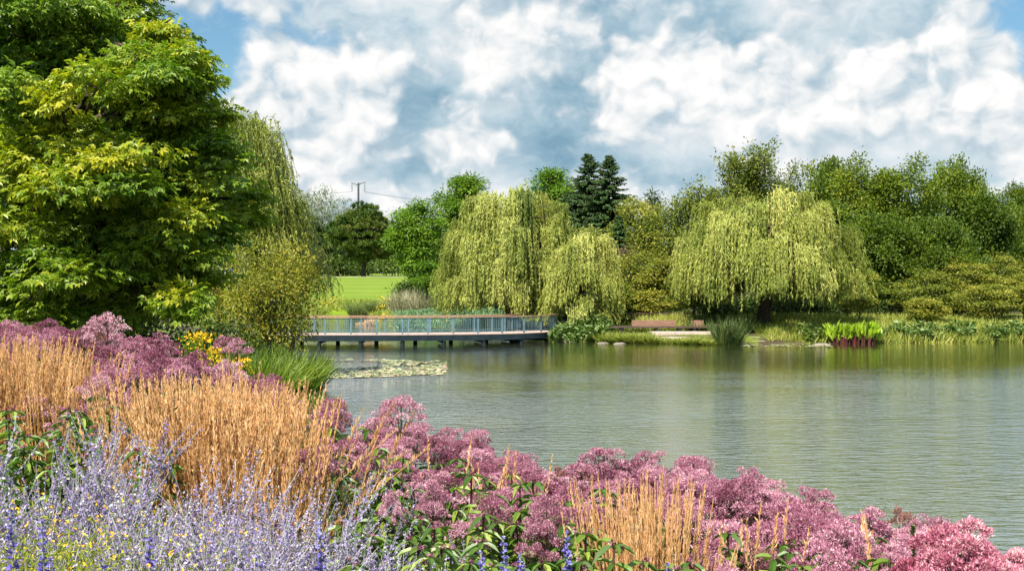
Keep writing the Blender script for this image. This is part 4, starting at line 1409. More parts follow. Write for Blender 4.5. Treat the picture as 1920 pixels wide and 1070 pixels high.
    mb.stamp(LEAF[0], LEAF[1], np.stack([x, Y, ground_z(x, Y) + rng.uniform(.6, 1.0, len(x))], 1), rdir(len(x)), rdir(len(x)) + np.array([0, -.5, 1]), np.full(len(x), .11), rng.uniform(0, 1, len(x)))
    tag(mb.build('meadow_flowers', M['yellowmeadow']), kind='stuff')


bank_plants()
# meadow plants one can tell apart
for i, (px, py, Y, w, m, tn, nm, lab, mode) in enumerate([
        (672, 565, 113, 34, 'darkreed', .9, 'dark_sedge', 'dark green sedge mound in the meadow, left one of the pair beyond the pond arm', 'g'),
        (705, 563, 111, 40, 'darkreed', .9, 'dark_sedge', 'dark green sedge mound in the meadow, right one of the pair, beside the pale grass', 'g'),
        (757, 545, 101, 45, 'palegrass', .5, 'pale_grass', 'pale feathery grass clump at the corner of the lawn, left half of the drift', 'g'),
        (790, 540, 99, 55, 'palegrass', .55, 'pale_grass', 'pale feathery grass clump below the small thin-trunked tree', 'g'),
        (815, 552, 98, 30, 'palegrass', .35, 'pale_grass', 'small pale grass clump touching the willow skirt', 'g'),
        (720, 588, 88, 22, 'yellowmeadow', .6, 'yellow_flower_clump', 'bright yellow flower clump on the shore behind the bridge, the tallest of three', 'f'),
        (745, 592, 86, 20, 'yellowmeadow', .4, 'yellow_flower_clump', 'bright yellow flower clump on the shore behind the bridge, the middle one', 'f'),
        (760, 592, 85, 16, 'yellowmeadow', .5, 'yellow_flower_clump', 'small yellow flower clump on the shore behind the bridge, next to the blue-green leaves', 'f'),
        (700, 596, 92, 30, 'reed_plume', .5, 'rusty_shore_grass', 'rusty orange grass at the corner of the pond arm behind the bridge', 'g'),
        (683, 602, 94, 22, 'reed_plume', .4, 'rusty_shore_grass', 'short rusty grass at the tip of the shore, seen through the railing', 'g'),
        (800, 578, 88, 50, 'bluegreen', .5, 'blue_green_plant', 'blue-green leafy mound behind the bridge, left of the willow skirt', 'l'),
        (860, 575, 86, 60, 'bluegreen', .5, 'blue_green_plant', 'blue-green leafy mound under the left strands of the broad willow', 'l')]):
    x = W(px, Y)
    z = gz(x, Y)
    h = max(Zt(py, Y) - z, .5)
    o = thing(nm, lab, 'plant', (x, Y, z))
    wd = w / F * Y
    if mode == 'g':
        tuft_mb(420, wd * .42, h, .5, .06, tn).build('blades', M[m], o)
    else:
        n = 420
        mb = MB()
        P = rdir(n) * np.array([wd / 2, wd / 3, h * .5]) * rng.uniform(.5, 1, (n, 1)) + np.array([0, 0, h * .52])
        L = rng.uniform(.14, .28, n) * (.55 if mode == 'f' else 1)
        mb.stamp(LEAF[0], LEAF[1], P, rdir(n), unit(rng.normal(size=(n, 3)) + np.array([0, 0, 1])), np.stack([L, L * .7, L], 1), tn + rng.normal(size=n) * .2)
        st = MB()
        k = 40
        a = rng.uniform(-1, 1, (k, 2)) * np.array([wd * .3, wd * .2])
        st.tubes(np.stack([np.column_stack([a * .5, np.zeros(k)]), np.column_stack([a, np.full(k, h * .6)])], 1), .012, 3)
        st.build('stems', M['rush'], o)
        tag(mb.build('flowers' if mode == 'f' else 'leaves', M[m], o), kind='stuff')


def stones():
    spec = [(1430, 643, .9, .18, 'flat grey stone at the left end of the stony edge, by the terrace corner'), (1452, 641, .6, .14, 'small flat stone next after the terrace-corner stone'),
            (1476, 642, .8, .16, 'rounded flat stone midway between the terrace and the red-stalked clump'), (1540, 646, 1.0, .22, 'long pale pinkish stone against the red-stalked clump'),
            (1052, 640, 1.1, .16, 'flat edging stone at the foot of the footbridge bed'), (1072, 641, .6, .13, 'small edging stone next to the flat one by the footbridge'),
            (1130, 643, .7, .14, 'edging stone below the left end of the platform bench'), (1162, 644, .8, .16, 'pale stone at the water edge left of the long backrest'),
            (1392, 645, .8, .14, 'flat stone at the water right of the tall dark reeds')]
    for px, py, w, h, lab in spec:
        Y = 4 * F / (py - HZ) - .1
        x = W(px, Y)
        n, k = 12, 5
        a = np.linspace(0, 2 * np.pi, n, endpoint=False)
        V = []
        for j in range(k):
            f = j / (k - 1)
            r = w / 2 * (1 - .35 * f ** 2.5) * (1 + .12 * rng.normal(size=n))
            V.append(np.stack([np.cos(a) * r, np.sin(a) * r * .6, np.full(n, -.12 + (h + .12) * f) + rng.normal(size=n) * .01], 1))
        V.append([[0, 0, h * 1.04]])
        fs = [(j * n + i, j * n + (i + 1) % n, (j + 1) * n + (i + 1) % n, (j + 1) * n + i) for j in range(k - 1) for i in range(n)]
        tr = [((k - 1) * n + i, (k - 1) * n + (i + 1) % n, k * n) for i in range(n)]
        mb = MB()
        mb.add(np.vstack(V), [fs, tr])
        o = mb.build('stone', M['stone'], smooth=True)
        o.location = (x, Y, 0)
        o.scale = (1, 1, .42)
        tag(o, lab, 'stone')


stones()


def lily_pads():
    def pads(n, fn, name):
        x, y = fn(n)
        ok = lake_dist(x, y) < -.15
        x, y = x[ok], y[ok]
        n = len(x)
        k = 9
        a = np.linspace(.25, 2 * np.pi - .25, k)
        r = rng.uniform(.06, .15, n)
        rot = rng.uniform(0, 6.3, n)
        V = np.zeros((n, k + 1, 3))
        V[:, :k, 0] = np.cos(a[None] + rot[:, None]) * r[:, None]
        V[:, :k, 1] = np.sin(a[None] + rot[:, None]) * r[:, None]
        V[:, :k, 2] = rng.uniform(0, .035, (n, k)) * (rng.uniform(size=(n, 1)) < .35)
        V += np.stack([x, y, rng.uniform(.008, .02, n)], 1)[:, None, :]
        idx = np.arange(n * (k + 1)).reshape(n, k + 1)
        f = np.stack([idx[:, :-2], idx[:, 1:-1], np.repeat(idx[:, -1:], k - 1, 1)], -1).reshape(-1, 3)
        mb = MB()
        mb.add(V.reshape(-1, 3), [f], np.repeat(np.clip(rng.normal(size=n) * .25 + .55, 0, 1), k + 1))
        tag(mb.build(name, M['pad']), kind='stuff')

    def near(n):
        px = rng.uniform(606, 835, n)
        py = rng.uniform(668, 712, n)
        # two streaks with a clear lane of water between them
        u = (px - 606) / 229
        band = ((py > 690 - 6 * u) & (py < 709 - 10 * u ** 2)) | ((py > 672 + 4 * u) & (py < 677 + 5 * u) & (rng.uniform(size=n) < .5)) | ((u > .45) & (py > 680) & (py < 703))
        nz = noise(np.stack([px * .07, py * .3, 0 * px], 1)) > .30
        k = band & nz
        Y = 4 * F / (py[k] - HZ)
        return W(px[k], Y), Y

    def far(n):
        px = rng.uniform(1395, 1560, n)
        py = rng.uniform(643.5, 650, n)
        k = noise(np.stack([px * .05, py * .6, 0 * px], 1)) > .42
        Y = 4 * F / (py[k] - HZ)
        return W(px[k], Y), Y

    def close(n):
        px = rng.uniform(1470, 1560, n)
        py = rng.uniform(945, 985, n)
        Y = 4 * F / (py - HZ)
        return W(px, Y), Y
    pads(4200, near, 'lily_pads')
    pads(500, far, 'lily_pads')
    pads(70, close, 'lily_pads')


lily_pads()

# ------------------------------------------------------------------ the flower border


def floret_head(mb, n_sub, rad, hgt, n_fl, fl, tint, rough=.13, mi=0):
    """A domed compound head: sub-domes of tiny starry florets. Returns the sub-dome centres."""
    g = (np.arange(n_sub) + .5) / n_sub
    a = np.arange(n_sub) * 2.39996 + rng.uniform(0, 6)
    q = np.sqrt(g) * rad * .82
    c = np.stack([np.cos(a) * q, np.sin(a) * q, -hgt * 1.0 * g ** 1.15 + rng.normal(size=n_sub) * hgt * rough], 1)
    sr = rad * .27 * rng.uniform(.7, 1.2, n_sub)
    ci = np.repeat(np.arange(n_sub), n_fl)
    d = rdir(len(ci))
    d[:, 2] = np.abs(d[:, 2]) * 1.1 - .22
    P = c[ci] + d * sr[ci][:, None] * np.array([1, 1, .62]) * rng.uniform(.6, 1.06, (len(ci), 1))
    tt = np.repeat(rng.normal(size=n_sub) * .10, n_fl) + tint + rng.normal(size=len(ci)) * .16
    # each floret: four thin curled rays
    for k in range(4):
        ax = unit(d * .8 + np.array([0, 0, .35]) + rng.normal(size=d.shape) * .65)
        L = fl * rng.uniform(.6, 1.35, len(ci))
        mb.stamp(LEAF[0], LEAF[1], P, ax, rdir(len(ci)), np.stack([L, L * .32, L], 1), tt + rng.normal(size=len(ci)) * .10, mi)
    return c


def joe_pye_proto(label, H, rad, n_sub, n_fl, fl, bloom, leaves=True, tint=.5, top_leaf=.9, name='joe_pye_weed', cat='flower'):
    p = thing(name, label, cat, (0, 0, -20))
    sm, lm, hm = MB(), MB(), MB()
    bend = rng.normal(size=2) * (0 if bloom == 'jp_rose' else .05)
    t = np.linspace(0, 1, 6)
    axis = np.stack([bend[0] * t ** 2, bend[1] * t ** 2, H * t], 1)
    sm.tubes(axis, np.linspace(.0050, .003, 6), 5, .4)
    if leaves:
        for h in np.arange(.16, top_leaf, .075 if H > 1.2 else .038):
            n = 5
            a = np.arange(n) / n * 2 * np.pi + rng.uniform(0, 6)
            c = np.stack([np.interp(h, t, axis[:, k]) for k in range(3)])
            dro = rng.uniform(-.55, .25, n)
            ax = unit(np.stack([np.cos(a), np.sin(a), dro], 1))
            L = (.175 * (1.15 - .55 * h) if H > 1.2 else .074 * (1.15 - .3 * h)) * rng.uniform(.7, 1.25, n)
            lm.stamp(LEAF2[0], LEAF2[1], np.repeat(c[None], n, 0), ax, np.array([0, 0, 1.0]) + rng.normal(size=(n, 3)) * .2, np.stack([L, L * (.40 if H > 1.2 else .34), L], 1), .5 + rng.normal(size=n) * .2)
    top = axis[-1]
    c = floret_head(hm, n_sub, rad, rad * (.62 if bloom == 'jp_rose' else .72), n_fl, fl, tint, .15 if bloom == 'jp_rose' else .14)
    hm.v = [v + np.float32(top) for v in hm.v]
    fk = top - np.array([0, 0, rad * .95])
    e = c + top - np.array([0, 0, rad * .12])
    mid = fk + (e - fk) * np.array([.55, .55, .45])
    sm.tubes(np.stack([np.repeat(fk[None], len(e), 0), mid, e], 1), np.array([[.0022, .0018, .0013]]).repeat(len(e), 0), 3, .45)
    for k in range(2):                       # finer stalks inside the head
        e2 = e + rng.normal(size=e.shape) * rad * .14
        sm.tubes(np.stack([mid, e2], 1), .0010, 3, .5)
    sm.build('stem', M['jp_stem'], p)
    if leaves:
        lm.build('foliage', M['jp_leaf'], p)
    hm.build('flower_head', M[bloom], p)
    return p


def env(px, pts):
    a = np.array(pts, float)
    return float(np.interp(px, a[:, 0], a[:, 1]))


def border():
    # ---- pink Joe-Pye weed
    H = 1.5
    jp = [joe_pye_proto('x', H, .145 * s, int(13 * s + 2), 52, .0115, 'jp_bloom', tint=tn) for s, tn in ((1.0, .50), (1.15, .55), (.9, .45), (1.05, .62), (.8, .40), (1.2, .5))]
    fine = [joe_pye_proto('x', H, .155 * s, int(15 * s + 3), 84, .0092, 'jp_bloom', tint=tn) for s, tn in ((1.0, .52), (1.15, .48), (.9, .58), (1.05, .42))]
    green = [joe_pye_proto('x', 1.1, .022, 2, 7, .009, 'jp_bloom', tint=.3, top_leaf=1.0, name='leafy_stem', cat='plant') for _ in range(3)]
    brown = joe_pye_proto('x', H, .13, 12, 34, .013, 'jp_brown', tint=.45)

    def put(proto, px, py, Y, label, group, sc=1.0, ph=H):
        x = W(px, Y)
        z = gz(x, Y)
        h = Zt(py, Y) - z
        sz = float(np.clip(h / ph, .45, 1.5))
        zb = z if .45 * ph < h else Zt(py, Y) - sz * ph
        # keep the head's own height: scale the stem only mildly more than the head
        s = sc * (.75 + .25 * sz)
        return dup(proto, (x, Y, zb if h <= 1.5 * ph else Zt(py, Y) - sz * ph), rng.uniform(0, 6.28), (s, s, sz), label, group, (rng.normal() * .05, rng.normal() * .05))
    zones = [
        ('pink Joe-Pye weed in the hazy band behind the first tan grass, under the maple', 'pink Joe-Pye weed under the maple', 36, (0, 215),
         [(0, 592), (60, 600), (100, 596), (150, 602), (215, 622)], 50, (9.3, 7.4), jp, .25),
        ('pink Joe-Pye weed behind the big middle drift of tan grass, below the golden shrub', 'pink Joe-Pye weed behind the middle tan grass', 54, (205, 520),
         [(205, 622), (260, 618), (300, 632), (360, 655), (420, 682), (470, 692), (520, 712)], 70, (9.0, 6.8), jp, .25),
        ('pink Joe-Pye weed rising against the pond, right of the middle tan grass', 'pink Joe-Pye weed right of the middle tan grass', 50, (575, 945),
         [(575, 742), (620, 742), (660, 752), (700, 775), (745, 765), (800, 792), (850, 800), (900, 822), (945, 842)], 118, (7.4, 4.9), fine, .25),
        ('pink Joe-Pye weed in the lower middle stretch, left of the right-hand tan grass', 'pink Joe-Pye weed left of the right-hand tan grass', 46, (935, 1300),
         [(935, 846), (990, 850), (1030, 868), (1075, 866), (1130, 862), (1190, 858), (1240, 850), (1300, 850)], 105, (6.4, 4.6), fine, .22),
        ('pink Joe-Pye weed between the right-hand tan grass and the bare water gap', 'pink Joe-Pye weed right of the right-hand tan grass', 22, (1290, 1480),
         [(1290, 850), (1350, 866), (1400, 884), (1440, 905), (1480, 935)], 120, (5.8, 4.2), fine, .3),
        ('pink Joe-Pye weed in the last stretch before the large rosy bloom', 'pink Joe-Pye weed before the large rosy bloom', 52, (1350, 1900),
         [(1350, 985), (1400, 985), (1470, 990), (1510, 942), (1560, 948), (1610, 968), (1650, 972), (1700, 980), (1740, 968), (1790, 1003), (1850, 1010), (1900, 1040)], 90, (4.9, 3.4), fine, .3)]
    for lab, grp, n, pr, pts, band, (y0, y1), protos, front in zones:
        for i in range(n):
            px = rng.uniform(*pr)
            f = abs(rng.normal()) * .42 if i % 3 else rng.uniform(0, 1)
            f = min(f, 1.15)
            py = env(px, pts) + band * f + rng.uniform(0, 10)
            Y = y0 + (y1 - y0) * f + rng.normal() * .12
            if i % 16 == 9:
                put(brown, px, py, Y, 'faded brownish Joe-Pye head scattered among the pink ones', 'faded Joe-Pye heads', rng.uniform(.6, .85))
                continue
            put(protos[int(rng.integers(len(protos)))], px, py, Y, lab, grp, rng.uniform(.66, 1.06))
    for lab, grp, n, pts, (p0, p1), (y0, y1) in (
            ('leafy green stem showing between the pink heads right of the middle tan grass', 'leafy stems among the upper pink', 26, zones[2][4], (600, 945), (6.6, 4.8)),
            ('leafy green stem showing between the pink heads left of the right-hand tan grass', 'leafy stems among the lower pink', 24, zones[3][4], (940, 1290), (5.9, 4.5)),
            ('leafy green stem showing between the last pink heads', 'leafy stems among the last pink', 34, zones[5][4], (1360, 1840), (4.6, 3.3))):
        for i in range(n):
            f = rng.uniform()
            px = rng.uniform(p0, p1)
            put(green[i % 3], px, env(px, pts) + 38 + 90 * f, y0 + (y1 - y0) * f, lab, grp, rng.uniform(.9, 1.2), 1.1)
    for i in range(13):
        put(fine[i % 4], rng.uniform(690, 1110), rng.uniform(915, 1000), rng.uniform(3.9, 4.5), 'small pink Joe-Pye head down among the bright leaves', 'small pink heads among the leaves', rng.uniform(.36, .6))
    for i in range(14):
        put(jp[i % 6] if i % 2 else fine[i % 4], rng.uniform(172, 225), 690 + 120 * rng.uniform(), rng.uniform(5.2, 6.2), 'pink Joe-Pye weed in the gap between the left and the middle tan grass', 'pink Joe-Pye weed between the tan drifts', rng.uniform(.55, .8))
    for i in range(8):
        put(green[i % 3], rng.uniform(165, 225), 730 + 120 * rng.uniform(), rng.uniform(4.4, 5.2), 'leafy green stem in the gap between the left and the middle tan grass', 'leafy stems between the tan drifts', 1.0, 1.1)
    lone = [(240, 592, 8.4, jp[1], 'tallest pink Joe-Pye weed, standing clear above the band by the maple shade'),
            (100, 752, 5.6, jp[2], 'single pink Joe-Pye weed low at the left, among the dark leaves'), (42, 668, 6.6, jp[0], 'pink Joe-Pye weed poking through the first tan grass'),
            (112, 778, 5.2, jp[4], 'little pink Joe-Pye head under the dark leaves of the left end'), (580, 850, 4.3, fine[2], 'pink Joe-Pye weed at the right foot of the middle tan grass'),
            (1087, 846, 5.9, fine[0], 'pink Joe-Pye weed standing alone against the water, left of the right-hand tan grass'), (750, 756, 6.8, fine[1], 'highest pink Joe-Pye weed of the stretch right of the middle tan grass'),
            (1585, 985, 4.3, fine[3], 'full pink Joe-Pye head low in the last stretch'), (440, 640, 12, jp[3], 'small far pink Joe-Pye weed beside the golden flowers'),
            (425, 634, 12.5, jp[2], 'farthest pink Joe-Pye weed, behind the golden flowers')]
    for px, py, Y, pr, lab in lone:
        put(pr, px, py, Y, lab, None, 1.05)
    for px, py, Y, lab in ((690, 758, 7.0, 'faded brown Joe-Pye head above the pink ones, left of the highest'), (1730, 975, 4.6, 'rusty faded Joe-Pye head in the last stretch')):
        put(brown, px, py, Y, lab, None, .6)
    # leafy stems that close the front of the border
    for lab, grp, n, pr, (ya, yb), (p0, p1) in (
            ('leafy green stem with a tiny bud head in the bright leaves below the pink stretch', 'leafy stems below the pink stretch', 78, (610, 1090), (4.7, 3.2), (915, 1060)),
            ('leafy green stem in the dark hollow between the tan grasses at the left', 'leafy stems in the dark hollow', 44, (0, 290), (5.0, 3.9), (760, 870)),
            ('leafy green stem between the right-hand tan grass and the last pink stretch', 'leafy stems right of the right-hand tan grass', 30, (1120, 1640), (4.3, 3.1), (1020, 1085))):
        for i in range(n):
            f = rng.uniform()
            px = rng.uniform(*pr)
            put(green[i % 3], px, p0 + (p1 - p0) * f + rng.normal() * 14 + (px - pr[0]) / (pr[1] - pr[0]) * (35 if p0 == 905 else 0), ya + (yb - ya) * f, lab, grp, rng.uniform(.85, 1.15), 1.1)
    for p in jp + fine + green + [brown]:
        discard(p)

    # ---- the close rosy bloom
    for px, py, Y, rad, lab in ((1800, 1016, 2.2, .138, 'large close rosy Joe-Pye bloom, biggest flower of the border'), (1915, 1050, 2.35, .07, 'cropped rosy Joe-Pye bloom right beside the large close one')):
        b = joe_pye_proto(lab, 1.5, rad, 26, 260, .0075, 'jp_rose', tint=.55)
        x = W(px, Y)
        h = Zt(py, Y) - gz(x, Y)
        b.location = (x, Y, gz(x, Y))
        b.scale = (1, 1, h / 1.5)

    # ---- feather reed grass
    def reed_proto(n, hgt, r, lean):
        p = thing('reed_grass', 'x', 'grass clump', (0, 0, -20))
        a = rng.uniform(0, 2 * np.pi, n)
        q = np.sqrt(rng.uniform(0, 1, n)) * r
        base = np.stack([np.cos(a) * q, np.sin(a) * q, 0 * a], 1)
        L = hgt * rng.uniform(.74, 1.04, n)
        dirv = unit(np.stack([np.cos(a) * q / r * lean + rng.normal(size=n) * .07, np.sin(a) * q / r * lean + rng.normal(size=n) * .07, np.ones(n)], 1))
        t = np.linspace(0, 1, 6)
        bend = unit(np.stack([np.cos(a), np.sin(a), 0 * a], 1) + rng.normal(size=(n, 3)) * .5) * (.05 * hgt * rng.lognormal(0, .7, (n, 1)))
        P = base[:, None] + dirv[:, None] * (L[:, None] * t)[..., None] + bend[:, None] * (t ** 3)[None, :, None]
        P[..., 2] = base[:, None, 2] + (dirv[:, 2] * L)[:, None] * t - .03 * hgt * t ** 3
        cm = MB()
        cm.tubes(P, np.linspace(.0026, .0014, 6)[None].repeat(n, 0), 3, .5 + rng.normal(size=n) * .2)
        cm.build('culms', M['reed_culm'], p)
        pm = MB()
        k = 64                                            # bristles of each plume
        pl = rng.uniform(.20, .32, n)
        si = np.repeat(np.arange(n), k)
        u = rng.uniform(0, 1, n * k)
        f = 1 - u * (pl / L)[si]
        fi = np.clip(f * 5, 0, 4.999)
        i0 = fi.astype(int)
        w = (fi - i0)[:, None]
        c = P[si, i0] * (1 - w) + P[si, i0 + 1] * w
        ax = unit(dirv[si] + rng.normal(size=(n * k, 3)) * .26)
        sc = .0165 * (.55 + .9 * np.sin(np.pi * np.clip(u * .95 + .05, 0, 1))) * rng.uniform(.7, 1.3, n * k)
        pm.stamp(LEAF[0], LEAF[1], c, ax, rdir(n * k), np.stack([sc, sc * .26, sc], 1), np.repeat(.53 + rng.normal(size=n) * .18, k) + rng.normal(size=n * k) * .1)
        pm.build('plumes', M['reed_plume'], p)
        bl = MB()
        nb = int(n * 1.0)
        a = rng.uniform(0, 2 * np.pi, nb)
        b0 = np.stack([np.cos(a) * r * .8, np.sin(a) * r * .8, 0 * a], 1) * rng.uniform(.2, 1, (nb, 1))
        up = unit(np.stack([np.cos(a) * .45, np.sin(a) * .45, np.ones(nb)], 1) + rng.normal(size=(nb, 3)) * .15)
        blades(bl, b0, up, hgt * rng.uniform(.35, .66, nb), np.full(nb, .008), .5 + rng.normal(size=nb) * .25, 1.2)
        bl.build('blades', M['reed_blade'], p)
        for ch in p.children:
            ch['kind'] = 'stuff'
        return p
    rp = [reed_proto(80, 1.4, .12, .13) for _ in range(5)]
    small = [reed_proto(16, 1.4, .05, .12) for _ in range(2)]

    def put_reed(pr, px, py, Y, lab, grp, sx=1.0):
        x = W(px, Y)
        z = gz(x, Y)
        h = Zt(py, Y) - z
        dup(pr, (x, Y, z), rng.uniform(0, 6.28), (sx, sx, h / 1.37), lab, grp)
    for i in range(17):
        px = -45 + 170 * (i + rng.uniform(.1, .9)) / 17
        Y = rng.uniform(5.4, 6.8)
        put_reed(rp[i % 5], px, 634 + px * .12 + rng.normal() * 8 + (6.8 - Y) * 14, Y, 'tan feather reed grass clump in the first drift, at the left end of the border', 'tan grass of the left drift', .8)
    pts = [(215, 700), (300, 690), (380, 690), (450, 704), (520, 725), (580, 752), (625, 800), (655, 845)]
    for i in range(36):
        f = (i + rng.uniform(.1, .9)) / 36
        px = 292 + 222 * f
        Y = rng.uniform(4.3, 5.9) - .5 * f
        put_reed(rp[i % 5], px, env(px, pts) + 18 + rng.normal() * 8 + (5.9 - Y) * 12, Y, 'tan feather reed grass clump in the big middle drift, between the two pink stretches', 'tan grass of the middle drift', .85)
    for i in range(7):
        px = 1158 + 95 * (i + rng.uniform(.1, .9)) / 7
        Y = rng.uniform(3.7, 4.3)
        put_reed(rp[i % 5], px, 905 + abs(px - 1205) * .35 + rng.normal() * 8, Y, 'tan feather reed grass clump in the small drift among the pink, right of the middle', 'tan grass of the right drift', .5)
    for i, (px, py, Y, lab) in enumerate([(905, 840, 5.6, 'thin wisp of tan grass among the pink right of the middle drift'), (948, 845, 5.5, 'second thin tan wisp, next to the alone-standing faded pink'), (1338, 945, 4.0, 'thin tan wisp right of the small tan drift'),
                                          (1372, 952, 3.9, 'straight tan wisp, the outer one right of the small drift'), (1395, 940, 4.2, 'faint tan wisp close to the bare water gap'), (1690, 1005, 3.9, 'tan wisp before the large rosy bloom, the left one'),
                                          (1742, 995, 3.7, 'tan wisp right at the large rosy bloom'), (455, 640, 7.0, 'single tan stem crossing the pink band'), (820, 835, 5.6, 'tan wisp hidden in the pink below the highest bloom')]):
        put_reed(small[i % 2], px, py, Y, lab, None)
    for p in rp + small:
        discard(p)

    # ---- Russian sage
    def sage_proto(ns, hgt, spread, lean=(0, 0), bloom='sage_bloom', fl=.0105):
        p = thing('russian_sage', 'x', 'flower', (0, 0, -20))
        sm, fm, lm = MB(), MB(), MB()
        for s in range(ns):
            a = rng.uniform(0, 2 * np.pi)
            e = np.array([math.cos(a), math.sin(a)]) * spread * rng.uniform(.1, 1) ** .7 * hgt + np.array(lean) * hgt
            h = hgt * rng.uniform(.72, 1.05)
            t = np.linspace(0, 1, 8)
            P = np.stack([e[0] * t ** 1.3, e[1] * t ** 1.3, h * t], 1)
            P[1:-1] += rng.normal(size=(6, 3)) * .008
            sm.tubes(P, np.linspace(.0024, .0009, 8), 4, .5 + rng.normal() * .15)
            br = [(P[-3], unit(P[-1] - P[-3]), float(np.linalg.norm(P[-1] - P[-3])))]
            for k in range(19):
                f = rng.uniform(.34, .95)
                c = np.array([np.interp(f, t, P[:, q]) for q in range(3)])
                dd = unit(np.append(rng.normal(size=2) * .62, 1.0) + np.append(e, 0) * .3)
                br.append((c, dd, hgt * rng.uniform(.10, .24) * (1.25 - f * .55)))
            for c, dd, ln in br:
                q = np.stack([c, c + dd * ln * .5 + rng.normal(size=3) * .004, c + dd * ln + np.array([0, 0, ln * .06])])
                sm.tubes(q, np.array([[.0009, .0008, .0005]]), 3, .6 + rng.normal() * .15)
                nw = max(int(ln / .0145), 4)
                g = np.linspace(.10, 1, nw)
                wc = c + dd * (ln * g)[:, None] + rng.normal(size=(nw, 3)) * .0014
                m = 5
                W_ = np.repeat(wc, m, 0)
                ax = unit(rng.normal(size=(len(W_), 3)) + dd * .35)
                L = fl * rng.uniform(.55, 1.3, len(W_)) * np.repeat(1.15 - .5 * g, m)
                tt = .50 + rng.normal() * .13 + rng.normal(size=len(W_)) * .18
                fm.stamp(LEAF[0], LEAF[1], W_, ax, rdir(len(W_)), np.stack([L, L * .62, L], 1), tt)
            nl = 34
            f = rng.uniform(.08, .62, nl)
            c = np.stack([np.interp(f, t, P[:, q]) for q in range(3)], 1)
            L = rng.uniform(.022, .05, nl)
            lm.stamp(LEAF[0], LEAF[1], c, unit(rdir(nl) + np.array([0, 0, .5])), rdir(nl), np.stack([L, L * .25, L], 1), .5 + rng.normal(size=nl) * .25)
        sm.build('stems', M['sage_stem'], p)
        fm.build('flower_spikes', M[bloom], p)
        lm.build('foliage', M['sage_leaf'], p)
        for ch in p.children:
            ch['kind'] = 'stuff'
        return p
    sg = [sage_proto(10, 1.1, .34) for _ in range(4)] + [sage_proto(8, 1.1, .18, (.32, 0)), sage_proto(8, 1.1, .2, (-.25, .1))]

    def put_sage(pr, px, py, Y, lab, grp, sx=1.0):
        x = W(px, Y)
        z = gz(x, Y)
        h = Zt(py, Y) - z
        s = float(np.clip(h / 1.26, .5, 1.6))
        dup(pr, (x, Y, Zt(py, Y) - s * 1.26), rng.uniform(-.5, .5) if pr in sg[4:] else rng.uniform(0, 6.28), (sx * s ** .5, sx * s ** .5, s), lab, grp)
    pts = [(0, 700), (90, 735), (150, 835), (230, 890), (330, 820), (420, 850), (520, 835), (600, 890), (680, 920), (770, 960), (880, 985), (980, 1010), (1080, 1060)]
    for i in range(150):
        u = (i + rng.uniform(0, 1)) / 92 if i < 92 else .34 + .68 * rng.uniform()
        px = -20 + 1060 * u
        f = (rng.uniform() if i % 2 else rng.uniform(0, .35)) if i < 92 else rng.uniform(.5, 1)
        if 60 < px < 300:
            if i % 2 or (i % 3 == 0 and f > .2):
                continue
            f = min(f, .55)
        Y = 3.7 - 1.45 * f
        py = env(px, pts) + 150 * f + rng.normal() * 12
        left = px < 200
        mid = px < 640
        lab = ('lavender-blue Russian sage sprays at the far left end, before the dark leaves' if left else 'lavender-blue Russian sage in front of the middle tan grass' if mid
               else 'lavender-blue Russian sage thinning out before the bright leaves')
        put_sage(sg[4] if (left and i % 2) else sg[i % 4 if rng.uniform() < .8 else 5], px, py, Y, lab, 'Russian sage at the left end' if left else 'Russian sage before the tan grass' if mid else 'Russian sage before the bright leaves')
    for i in range(6):
        px, Y = 20 + 38 * i, rng.uniform(2.3, 2.9)
        put_sage(sg[4], px, rng.uniform(850, 950), Y, 'lavender-blue Russian sage leaning to one side over the yellow-green tickseed', 'leaning sage over the tickseed', .9)
    for i, (px, py, Y, lab) in enumerate([(30, 700, 3.4, 'high lavender sage spray at the left edge of the border'), (350, 780, 3.5, 'tallest lavender sage spray, in front of the middle tan grass'), (545, 815, 3.3, 'upright lavender sage near the lone pink head at the tan grass foot'),
                                          (715, 800, 4.3, 'lavender stem standing among the pink right of the middle drift')]):
        put_sage(sg[i % 4], px, py, Y, lab, None, .8)
    for p in sg:
        discard(p)

    # ---- deep blue salvia spikes
    def salvia(px, py, Y, hgt, lab):
        x = W(px, Y)
        z = gz(x, Y)
        h = Zt(py, Y) - z
        p = thing('blue_salvia', lab, 'flower', (x, Y, z))
        sm, lm = MB(), MB()
        for s, (dx, dh) in enumerate(((0, 0), (.045, -.10), (-.05, -.06), (.02, -.2))):
            t = np.linspace(0, 1, 6)
            top = np.array([dx * 1.6 + rng.normal() * .02, rng.normal() * .03, h + dh])
            b = np.array([dx * .3, 0, 0])
            P = b + (top - b) * t[:, None] + np.array([.03, 0, 0]) * np.sin(t * 3)[:, None]
            sm.tubes(P, np.linspace(.005, .002, 6), 4, .5)
            ln = hgt * (1 if s == 0 else .7)
            nw = int(ln / .013)
            f = 1 - np.linspace(0, ln / max(h, .3), nw)
            c = np.stack([np.interp(f, t, P[:, q]) for q in range(3)], 1)
            m = 10
            Wp = np.repeat(c, m, 0)
            ax = unit(rng.normal(size=(len(Wp), 3)) * np.array([1, 1, .6]))
            g = np.repeat(np.linspace(0, 1, nw), m)
            L = .0145 * (.45 + .75 * np.sqrt(g)) * rng.uniform(.6, 1.25, len(Wp))
            fm = MB()
            fm.stamp(LEAF2[0], LEAF2[1], Wp, ax, rdir(len(Wp)), np.stack([L, L * .7, L], 1), .5 + rng.normal(size=len(Wp)) * .2)
            nl = 14
            fl = rng.uniform(.1, .7, nl)
            c = np.stack([np.interp(fl, t, P[:, q]) for q in range(3)], 1)
            fm.build('flower_spike', M['salvia_bloom'], p)
            L = rng.uniform(.022, .045, nl)
